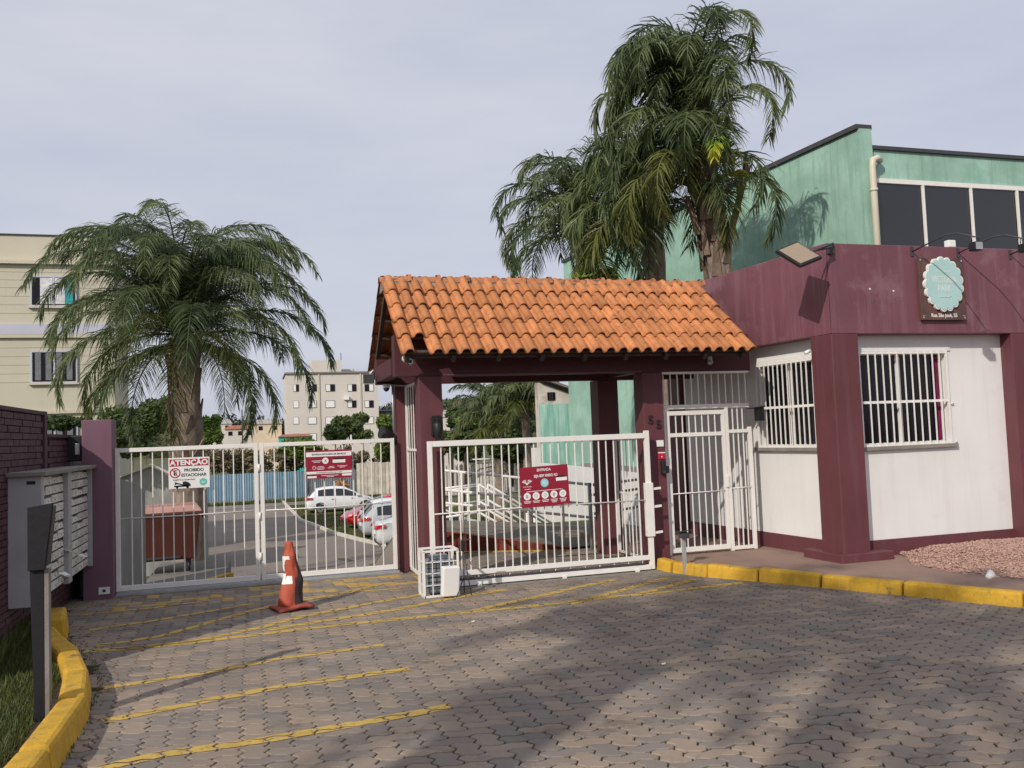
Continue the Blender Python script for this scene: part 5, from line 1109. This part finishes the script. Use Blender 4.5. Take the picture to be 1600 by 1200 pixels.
MB().box(xl_,xr_,yb,yb+3.4,-2.5,8.28).build('wall', m_bldg, bb_); MB().box(xl_,xr_-.25,yb+.12,yb+3.3,8.401,9.33).build('attic_wall', m_bldgd, bb_); MB().box(xl_,xr_+.12,yb-.16,yb+3.45,8.281,8.40).build('cornice', m_bldgd, bb_); MB().box(xl_,xr_-.2,yb+.07,yb+3.35,9.331,9.37).build('roof_cap', m_dgrey, bb_)
for (z0, z1, m_) in ((5.82,6.18,m_lav),(5.70,5.815,m_bldgd),(3.05,3.16,m_bldgd)): MB().box(xl_,xr_+.10,yb-.10,yb-.001,z0,z1).build('band', m_, bb_)
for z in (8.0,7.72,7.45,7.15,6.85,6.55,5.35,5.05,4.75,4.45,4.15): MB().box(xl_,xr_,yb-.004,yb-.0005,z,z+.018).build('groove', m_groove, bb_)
m_curt = mat('white_curtain', (.6,.6,.62), .8, .25, 6, 0); m_curt2 = mat('teal_curtain', (.03,.30,.34), .8, .2, 6, 0)
for (z0, z1, c_) in ((6.80,7.88,1),(4.12,5.25,0),(1.5,2.75,0)):
    x0, x1 = -12.42, -10.95; f_ = MB().box(x0,x1,yb-.07,yb-.005,z0,z1).build('window', m_lav, bb_)
    MB().box(x0+.06,x1-.06,yb-.09,yb-.071,z0+.06,z1-.06).build('pane', m_glass, f_); MB().box(-11.70,-11.64,yb-.11,yb-.091,z0+.06,z1-.06).build('mullion', m_lav, f_)
    if c_: 
        MB().box(-12.1,-11.71,yb-.10,yb-.0905,z0+.08,z1-.08).build('curtain', m_curt, f_); MB().box(-11.63,-11.32,yb-.10,yb-.0905,z0+.08,z1-.08).build('curtain', m_curt, f_); MB().box(-11.31,-11.06,yb-.10,yb-.0905,z0+.08,z1-.08).build('curtain', m_curt2, f_)
    else:
        for k in range(4): MB().box(x0+.15+k*.33,x0+.33+k*.33,yb-.10,yb-.0905,z0+.1,z1-.08).build('curtain', mat('grey_curtain', (.16,.17,.18), .8, .2, 6, 0) if k == 0 and z0 > 4 else bpy.data.materials.get('grey_curtain') or m_curt, f_)
    MB().box(x0-.06,x1+.06,yb-.12,yb-.005,z0-.06,z0-.002).build('sill', m_bldgd, f_)
# pale apartment block far behind
DF = 140; fb = thing('apartment_block', 'pale four storey apartment block seen beyond the double gate', 'building', (0,125,0))
c0 = wd(447,600,DF); yF = c0[1]; c1 = wy(590,580,yF); xm_ = wy(490,590,yF)[0]
zt_ = wy(540,583,yF)[2]
MB().box(c0[0],c1[0],yF,yF+12,-4,zt_).build('wall', m_farb, fb); z2 = wy(540,578,yF)[2]
MB().box(c0[0]-.2,c1[0]+.2,yF-.3,yF+12,zt_+.001,zt_+.25).build('cornice', m_cement, fb)
MB().box(xm_,c1[0]-3,yF+3,yF+10,zt_+.251,zt_+.9).build('attic', m_farb, fb); zz_ = wy(500,562,yF)[2]; MB().box(wy(488,570,yF)[0],wy(534,570,yF)[0],yF+1,yF+8,zt_+.252,zz_).build('water_tank_tower', m_farb, fb)
MB().tube([(wy(534,570,yF)[0],yF+1,zz_),(wy(534,570,yF)[0],yF+1,zz_+1.2)], .06, 5).build('antenna', m_dgrey, fb)
for u_ in (497,562,): xx = wy(u_,600,yF)[0]; MB().box(xx,xx+.25,yF-.15,yF-.001,-4,zt_).build('pilaster', m_bldgd, fb)
for r_, v_ in enumerate((606,631.5,657,683)):
    for cidx, (ua, ub) in enumerate(((458,467),(481,495),(508.5,523.5),(543,557),(569.5,584))):
        a = wy(ua, v_-5.5-(ua-510)*.004, yF); b = wy(ub, v_+5.5-(ua-510)*.004, yF); window_on(fb, a[0], b[0], yF, b[2], a[2], m_dgrey, m_glass, dark=random.choice('LRR'), shut=(r_ > 0 and cidx < 3) or (r_ == 2))
ac = wy(537,622,yF); MB().box(ac[0],ac[0]+.8,yF-.6,yF-.05,ac[2]-.3,ac[2]+.3).build('air_conditioner', m_whitep, fb)
# assorted distant houses
m_rooft = mat('far_clay_roof', (.33,.13,.075), .8, .2, 1, 0, coord='World'); m_roofg = mat('far_grey_roof', (.36,.34,.32), .8, .1, 1, 0, coord='World')
m_teal = mat('turquoise_paint', (.04,.42,.38), .6, .1, 1, 0, coord='World'); m_cream = mat('cream_paint', (.60,.50,.38), .8, .08, 1, 0, coord='World')
def house(u0, u1, vt, ve, vb, D, label, mw, mr, nw=2):
    a = wd(u0, ve, D); y = a[1]; b = wy(u1, ve, y); zr = wy((u0+u1)/2, vt, y)[2]; ze = a[2]; dx = b[0]-a[0]; t = thing('house', label, 'house', (a[0],y,-2.5)); dp = dx*.7
    MB().box(a[0],b[0],y,y+dp,-4,ze).build('wall', mw, t); e_ = dx*.05
    MB().add([(a[0]-e_,y-e_,ze),(b[0]+e_,y-e_,ze),(b[0]+e_,y+dp+e_,ze),(a[0]-e_,y+dp+e_,ze),(a[0]+dx*.12,y+dp/2,zr),(b[0]-dx*.12,y+dp/2,zr)], [(0,1,5,4),(1,2,5),(2,3,4,5),(3,0,4),(3,2,1,0)]).build('roof', mr, t)
    for k in range(nw): x = a[0]+dx*(k+.5)/nw; h_ = (ze-a[2]+dx*.2); MB().box(x-dx*.07,x+dx*.07,y-.08,y-.01,ze-dx*.22,ze-dx*.08).build('window', m_glass, t)
    return t
house(436,488,678,683,700,100,'small house with turquoise wall and clay roof below the apartment block', m_teal, m_rooft, 1)
house(396,440,655,663,690,150,'cream house left of the pale apartment block', m_cream, m_roofg, 2)
house(330,362,655,663,680,190,'white house with pale roof right of the palm trunk', m_farb, m_roofg, 2)
house(352,398,664,671,690,170,'house with red clay roof among the distant palms', m_farb, m_rooft, 3)
house(693,724,640,652,662,130,'low pale roofed house under the wooded hill', m_farb, m_roofg, 2)
house(318,338,660,667,680,240,'tiny distant house with grey roof at the skyline', m_cream, m_roofg, 1)
house(590,622,640,642,665,150,'dark roofed house beside the pale apartment block', m_dgrey, m_dgrey, 1)
shrub(722,700,40,70,60,'dark green hedge behind the white picket fence', m_leaf, 63, .12, 3600)
shrub(790,705,36,80,50,'second dark hedge behind the white picket fence, by the annex', m_leaf, 64, .12, 3600)
mb = MB(); p_ = wd(378,640,120); mb.tube([(p_[0],p_[1],-3),(p_[0],p_[1],p_[2])], .09, 6); tag(mb.build('utility_pole', m_dgrey), 'thin utility pole beside the cream house', 'pole')
# ------------------------------------------------------------------ FENCES
m_blue = mat('blue_sheet', (.20,.31,.40), .45, .12, 1.5, .05, 20, coord='World', metal=.2, objvar=.12); m_gsheet = mat('grey_sheet', (.17,.20,.23), .5, .15, 1.5, .05, 20, coord='World', objvar=.1)
yFn = 52.
def corr(xw, z0, z1, n=6):
    mb = MB(); 
    for i in range(n*4+1):
        x = xw*i/(n*4); y = [0,0,-.035,-.035][i % 4] if i < n*4 else 0; mb.v += [(x,y,z0),(x,y,z1)]
    for i in range(n*4): mb.f.append((2*i,2*i+2,2*i+3,2*i+1)); mb.sm.append(False)
    return mb
fx0 = wy(322,760,yFn)[0]; fx1 = wy(478,760,yFn)[0]; fx2 = wy(552,760,yFn)[0]; fx3 = wy(640,760,yFn)[0]
zt1 = wy(400,738,yFn)[2]; zt2 = wy(510,735,yFn)[2]
bf = thing('sheet_fence', 'blue corrugated sheet fence at the far side of the lane', 'fence', (fx0,yFn,-2.1)); cm = corr(.98,-2.1,zt1-.05); cme = cm.mesh('panel'); cme.materials.append(m_blue)
x = fx0
while x < fx1: inst(cme, 'panel', bf, (x,yFn,0)); x += 1.0
gf = thing('grey_sheet_fence', 'dull grey sheet fence behind the white hatchback', 'fence', (fx1,yFn,-2.1)); cme2 = corr(.78,-2.1,zt2).mesh('panel'); cme2.materials.append(m_gsheet); x = fx1+.2
while x < fx2: inst(cme2, 'panel', gf, (x,yFn-.3,0)); x += .8
m_slat = mat('weathered_slat', (.50,.45,.37), .8, .25, 2, .2, 20, coord='World', objvar=.2)
def picket(x0, x1, y, z0, z1, w_, gap, label, m_, nm='picket_fence', tip=0):
    t = thing(nm, label, 'fence', (x0,y,z0)); mb = MB(); 
    if tip: mb.slab([(0,0,0),(w_,0,0),(w_,0,z1-z0-tip),(w_/2,0,z1-z0),(0,0,z1-z0-tip)], (0,.04,0))
    else: mb.box(0,w_,0,.04,0,z1-z0)
    me = mb.mesh('slat'); me.materials.append(m_); x = x0
    while x < x1: o = inst(me, 'slat', t, (x,y+random.uniform(-.02,.02),z0+random.uniform(-.05,.03))); x += w_+gap
    for z in (z0+.35*(z1-z0), z0+.85*(z1-z0)): MB().box(x0,x1,y+.05,y+.10,z,z+.08).build('rail', m_, t)
    return t
picket(fx2+.1, fx3+2.2, 50.5, -2.1, wy(590,722,50.5)[2], .22, .03, 'weathered grey slat fence behind the parked cars', m_slat)
yw = 28.; pa = wy(690,724,yw); pb_ = wy(836,758,yw); picket(pa[0]-.5, pb_[0]+.2, yw, pb_[2]-.2, pa[2], .10, .05, 'white picket fence beyond the ramp railings', mat('white_picket', (.62,.60,.55), .7, .15, 2, 0, coord='World', objvar=.1), tip=.1)
mb = MB(); q0 = wy(735,718,27.8); q1 = wy(798,716,27.8); 
gy = thing('garden_gate', 'white arched garden gate frame in front of the picket fence', 'gate', (q0[0],27.8,0)); MB().tube([(q0[0],27.8,q0[2]),(q1[0],27.8,q1[2])], .03, 6).build('top_bar', m_gatew, gy); MB().tube([tuple(wy(733,745,27.8)),tuple(wy(750,733,27.8)),tuple(wy(768,729,27.8)),tuple(wy(785,733,27.8)),tuple(wy(797,742,27.8))], .03, 6).build('arch', m_dgrey, gy)
for (u_, va, vb_) in ((706,708,768),(728,708,762),(800,700,760),(815,700,745)):
    a = wy(u_,va,27.6); b = wy(u_,vb_,27.6); tag(MB().bar(tuple(b),tuple(a),.14).build('timber_post', m_wood), {706:'dark timber post at the left end of the picket fence',728:'second dark timber post from the left',800:'brown timber post right of the arched gate',815:'dark timber post by the mint annex'}[u_], 'post')
# inner left plaster wall and little sheds near the bin
iw = thing('yard_wall', 'grey plaster wall shading the brown waste bin', 'wall', (-7.3,4,0)); m_gpl = mat('grey_plaster', (.27,.265,.25), .85, .2, 1.5, .25, 30, coord='World', streak=.4, scol=(.1,.1,.09))
MB().slab([(-6.92,1.52,-1.2),(-6.92,6.6,-1.8),(-6.92,6.6,1.05),(-6.92,1.52,1.5)], (-.16,0,0)).build('wall', m_gpl, iw)
sh = thing('low_shed', 'low grey plaster shed behind the brown waste bin', 'shed', (-7,14,-1.6)); a = wd(225,745,26); b = wd(282,760,26); y = a[1]
MB().slab([(a[0]-1,y,-2.2),(b[0]+.6,y,-2.2),(b[0]+.6,y,a[2]-.5),(a[0]+.2,y,a[2]+.3),(a[0]-1,y,a[2]-.1)], (0,3,0)).build('wall', m_gpl, sh); MB().bar((a[0]-1.1,y-.05,a[2]-.12),(a[0]+.2,y-.05,a[2]+.36),.1,.06).build('verge', m_bldgd, sh); MB().bar((a[0]+.2,y-.05,a[2]+.36),(b[0]+.7,y-.05,a[2]-.46),.1,.06).build('verge', m_bldgd, sh)
fx = wy(226,720,30)[0]; picket(fx, fx+2.0, 30, -2.2, wy(240,738,30)[2], .16, .03, 'grey slat fence behind the low shed', m_slat)
# ------------------------------------------------------------------ WASTE BIN
bn = thing('waste_bin', 'brown four wheeled waste container with a pink lid', 'bin', (0,0,0))
m_bin = mat('brown_bin_plastic', (.085,.026,.018), .45, .15, 3, .05, 30); m_lid = mat('pink_lid_plastic', (.42,.24,.20), .5, .15, 3, .05, 30)
def frus(z0, z1, a, b): # a,b = (hx,hy)
    mb = MB(); mb.add([(-a[0],-a[1],z0),(a[0],-a[1],z0),(a[0],a[1],z0),(-a[0],a[1],z0),(-b[0],-b[1],z1),(b[0],-b[1],z1),(b[0],b[1],z1),(-b[0],b[1],z1)], [(0,3,2,1),(4,5,6,7),(0,1,5,4),(1,2,6,5),(2,3,7,6),(3,0,4,7)]); return mb
frus(.24,1.08,(.58,.42),(.66,.52)).build('body', m_bin, bn, bev=.03); frus(1.081,1.14,(.71,.56),(.71,.56)).build('rim', m_bin, bn, bev=.02); frus(1.141,1.26,(.70,.55),(.62,.42)).build('lid', m_lid, bn, bev=.02)
for x in (-.30,.30): MB().box(x-.24,x+.24,-.35,.1,1.26,1.275).build('lid_rib', m_lid, bn, bev=.005)
for x in (-.72,.72): MB().bar((x,-.3,1.1),(x,.3,1.1),.05,.05).build('handle', m_black, bn); MB().tube([(x*.98,0,1.0),(x*1.08,0,1.0)], .03, 8).build('lifting_pin', m_black, bn)
for x in (-.45,.45):
    for y in (-.33,.33): w_ = MB(); w_.tube([(x-.025,y,.10),(x+.025,y,.10)], .10, 16); w_.build('wheel', m_black, bn); MB().box(x-.04,x+.04,y-.03,y+.03,.11,.24).build('castor_fork', m_dgrey, bn)
MB().box(-.3,.3,-.46,-.42,.28,.32).build('brake_bar', m_dgrey, bn)
bp_ = wd(252,897,16.2); bz = terr_z(bp_[0],bp_[1]); bn.location = (bp_[0],bp_[1]+.4,bp_[2]); bn.rotation_euler = (0,0,.1)
pdz = bp_[2]-.02
mb = MB(); mb.prism([(-6.96,bp_[1]-1.4),(bp_[0]+.55,bp_[1]-1.4),(bp_[0]+1.15,bp_[1]-.4),(bp_[0]+1.2,bp_[1]+1.6),(-6.96,bp_[1]+1.9)], pdz-.8, pdz); struct(mb, 'bin_pad', m_conc)
mb = MB(); mb.prism([(bp_[0]-.9,bp_[1]-1.55),(bp_[0]+.6,bp_[1]-1.55),(bp_[0]+.56,bp_[1]-1.41),(bp_[0]-.9,bp_[1]-1.41)], pdz-.8, pdz+.004); mb.prism([(bp_[0]+.6,bp_[1]-1.54),(bp_[0]+1.3,bp_[1]-.45),(bp_[0]+1.16,bp_[1]-.40),(bp_[0]+.562,bp_[1]-1.405)], pdz-.8, pdz+.003); o = mb.build('pad_kerb', m_yellow); o['kind'] = 'structure'
# ------------------------------------------------------------------ CARS
def paint(name, c, rough=.25): return mat(name, c, rough, .02, 2, 0, 10, coat=.6, spec=.5)
m_cw = paint('white_car_paint', (.72,.73,.75)); m_cr = paint('red_car_paint', (.42,.012,.018)); m_cs = paint('silver_car_paint', (.42,.44,.47)); m_cws = paint('pearl_car_paint', (.60,.61,.63))
m_cgl = glassmat('car_glass', (.012,.014,.016), .04, .8); m_tyre = mat('tyre_rubber', (.018,.018,.018), .8, .1, 5, 0); m_rim = mat('alloy_rim', (.42,.43,.45), .3, .05, 5, 0, metal=.7)
m_tail = mat('red_tail_lens', (.40,.01,.012), .2, 0, 1, 0); m_head = mat('headlamp_lens', (.65,.68,.70), .12, .1, 12, 0, metal=.3)
def car(label, mp, kind, loc, rotz):
    t = thing('parked_car', label, 'car', (0,0,0), 'cars parked on the lawn'); L_ = 3.95 if kind != 'sedan' else 4.4; Wd = .85
    # stations from rear (x=0) to front: x, belt z, roof z, half width factor, bottom z
    if kind == 'hatch': st = [(0,.62,.70,.86,.36),(.10,.86,.93,.93,.26),(.22,.93,1.10,.96,.24),(.55,.95,1.40,.98,.22),(.95,.94,1.47,1,.2),(1.6,.92,1.49,1,.2),(2.1,.90,1.45,1,.2),(2.6,.89,1.22,1,.2),(2.98,.90,.98,.99,.2),(3.3,.84,.86,.97,.22),(3.7,.72,.74,.90,.25),(3.95,.52,.54,.76,.34)]
    else: st = [(0,.66,.72,.86,.36),(.12,.92,.96,.93,.26),(.45,1.0,1.02,.96,.24),(.85,.97,1.12,.98,.22),(1.35,.95,1.38,1,.2),(2.0,.93,1.45,1,.2),(2.5,.91,1.42,1,.2),(3.0,.90,1.22,1,.2),(3.4,.90,.97,.99,.2),(3.75,.84,.86,.97,.22),(4.15,.72,.74,.90,.25),(4.4,.52,.54,.76,.34)]
    rows = []
    def sec(s_):
        x, b, r_, w_, z0 = s_; hw = Wd*w_; g = max(0,r_-b); rw = hw*(1-.30*min(1,g/.5)); return [(x,hw*.90,z0),(x,hw,z0+.18),(x,hw,(z0+b)/2+.05),(x,hw*.965,b),(x,rw,r_-.03*min(1,g*3)),(x,rw*.6,r_+.01),(x,0,r_+.02)]
    # refine
    fine_ = []
    for a, b in zip(st[:-1], st[1:]):
        for q in range(2): fine_.append(tuple(a[k]+(b[k]-a[k])*q/2 for k in range(5)))
    fine_.append(st[-1]); mb = MB(); n = 0
    for s_ in fine_:
        p = sec(s_); full = p+[(q[0],-q[1],q[2]) for q in p[-2::-1]]; n = len(full); mb.v += full
    m_ = len(fine_)
    for i in range(m_-1):
        for k in range(n-1): mb.f.append((i*n+k,i*n+k+1,(i+1)*n+k+1,(i+1)*n+k)); mb.sm.append(True)
        mb.f.append((i*n+n-1,i*n,(i+1)*n,(i+1)*n+n-1)); mb.sm.append(False)
    mb.f.append(tuple(range(n-1,-1,-1))); mb.sm.append(False); mb.f.append(tuple((m_-1)*n+k for k in range(n))); mb.sm.append(False)
    mb.build('body', mp, t)
    def at_(x): 
        xs_ = [s_[0] for s_ in st]; return tuple([x]+[float(np.interp(x, xs_, [s_[k] for s_ in st])) for k in range(1,5)])
    def sidewin(x0, x1, f0=.12, f1=.86):
        for sd in (1,-1):
            mb = MB(); n_ = 8; 
            for i in range(n_+1):
                p = sec(at_(x0+(x1-x0)*i/n_)); b_ = Vector(p[3]); r_ = Vector(p[4]); lo = b_.lerp(r_, f0); hi = b_.lerp(r_, f1)
                if (r_-b_).length < .12: hi = lo
                mb.v += [(lo.x,sd*(lo.y+.012),lo.z),(hi.x,sd*(hi.y+.012),hi.z)]
            for i in range(n_): mb.f.append((2*i,2*i+2,2*i+3,2*i+1)); mb.sm.append(True)
            mb.build('side_window', m_cgl, t)
    def topwin(x0, x1, name):
        mb = MB(); n_ = 4
        for i in range(n_+1):
            p = sec(at_(x0+(x1-x0)*i/n_)); w_ = p[4][1]*.93; z = p[4][2]; zc = p[6][2]; mb.v += [(p[4][0],-w_,z+.018),(p[4][0],-w_*.5,zc+.012),(p[4][0],w_*.5,zc+.012),(p[4][0],w_,z+.018)]
        for i in range(n_):
            for k in range(3): a = i*4+k; mb.f.append((a,a+4,a+5,a+1)); mb.sm.append(True)
        mb.build(name, m_cgl, t)
    if kind == 'hatch': sidewin(.62,1.50); sidewin(1.60,2.72); topwin(.14,.5,'rear_window'); topwin(2.22,2.92,'windscreen')
    else: sidewin(1.05,1.95); sidewin(2.05,3.12); topwin(.72,1.28,'rear_window'); topwin(2.62,3.34,'windscreen')
    wb = (.72, 3.22) if kind == 'hatch' else (.88, 3.58)
    for x in wb:
        for sd in (1,-1):
            w_ = MB().tube([(x,sd*(Wd-.20),.30),(x,sd*(Wd-.02),.30),(x,sd*(Wd+.006),.30)], [.30,.30,.27], 22).build('tyre', m_tyre, t); MB().tube([(x,sd*(Wd+.0065),.30),(x,sd*(Wd+.014),.30)], .185, 16).build('rim', m_rim, w_)
            MB().tube([(x,sd*(Wd+.0145),.30),(x,sd*(Wd+.017),.30)], .05, 10).build('hub', m_dgrey, w_)
            arch = MB(); nA = 16; 
            for k in range(nA+1): a = PI*k/nA; arch.v += [(x+.31*math.cos(a),sd*(Wd+.004),.30+.31*math.sin(a)),(x+.36*math.cos(a),sd*(Wd+.004),.30+.36*math.sin(a))]
            for k in range(nA): arch.f.append((2*k,2*k+1,2*k+3,2*k+2)); arch.sm.append(False)
            arch.build('wheel_arch', m_tyre, t)
    for sd in (1,-1):
        MB().slab([(-.02,sd*.50,.80),(-.02,sd*.72,.78),(.30,sd*.86,.84),(.34,sd*.855,.94),(.10,sd*.78,.94),(.0,sd*.52,.90)], (-.03,sd*.01,0)).build('taillight', m_tail, t)
        MB().slab([(L_-.12,sd*.42,.60),(L_-.40,sd*.80,.66),(L_-.62,sd*.835,.78),(L_-.42,sd*.74,.79),(L_-.18,sd*.46,.70)], (.05,sd*.02,0)).build('headlight', m_head, t)
        MB().box((2.75 if kind == 'hatch' else 3.1),(2.93 if kind == 'hatch' else 3.28),sd*(Wd+.02)-.08,sd*(Wd+.02)+.08,.93,1.05).build('mirror', mp, t, bev=.02)
        for x in ((1.35,2.45) if kind == 'hatch' else (1.75,2.85)): MB().box(x,x+.16,sd*(Wd+.0)-.015,sd*(Wd)+.015,.80,.83).build('door_handle', m_dgrey, t)
        for x in ((1.55,) if kind == 'hatch' else (2.0,)): MB().box(x,x+.012,sd*(Wd+.003)-.002,sd*(Wd+.003)+.002,.30,.88).build('door_gap', m_black, t)
    MB().box(-.03,.02,-.26,.26,.58,.69).build('number_plate', m_whitep, t); MB().box(L_-.03,L_+.02,-.45,.45,.34,.46).build('grille', m_black, t)
    MB().box(-.04,.12,-.62,.62,.30,.42).build('bumper_trim', m_dgrey, t, bev=.02)
    t.location = loc; t.rotation_euler = (0,0,rotz); return t
cp = wd(480,797,48); car('white hatchback parked side on by the grey fence', m_cw, 'hatch', (cp[0],cp[1]+.9,-2.33), .0)
cp = wd(539,822,38.5); car('red car nosing out between the white and silver cars', m_cr, 'sedan', (cp[0]+4.35,cp[1]+1.2,-2.28), PI+.16)
cp = wd(567,838,34.5); car('silver hatchback with its red tail lamp towards the lane', m_cs, 'hatch', (cp[0],cp[1]+.8,-2.32), -.02)
cp = wd(588,845,31.5); car('pearl white sedan half hidden by the gatehouse column', m_cws, 'sedan', (cp[0],cp[1]+.6,-2.32), .0)
cp = wd(690,800,38); car('white car glimpsed left behind the ramp railings', m_cw, 'hatch', (cp[0]-3.6,cp[1],-2.3), .0)
p_ = wd(535,766,50); tag(leaf_blob([((p_[0],p_[1],p_[2]),(.5,.4,.7))], 260, .14, 91, mat('orange_cloth', (.45,.22,.07), .8, .1, 3, 0), 'bundle'), 'ochre bundle hanging on the grey fence above the white hatchback', 'bundle')
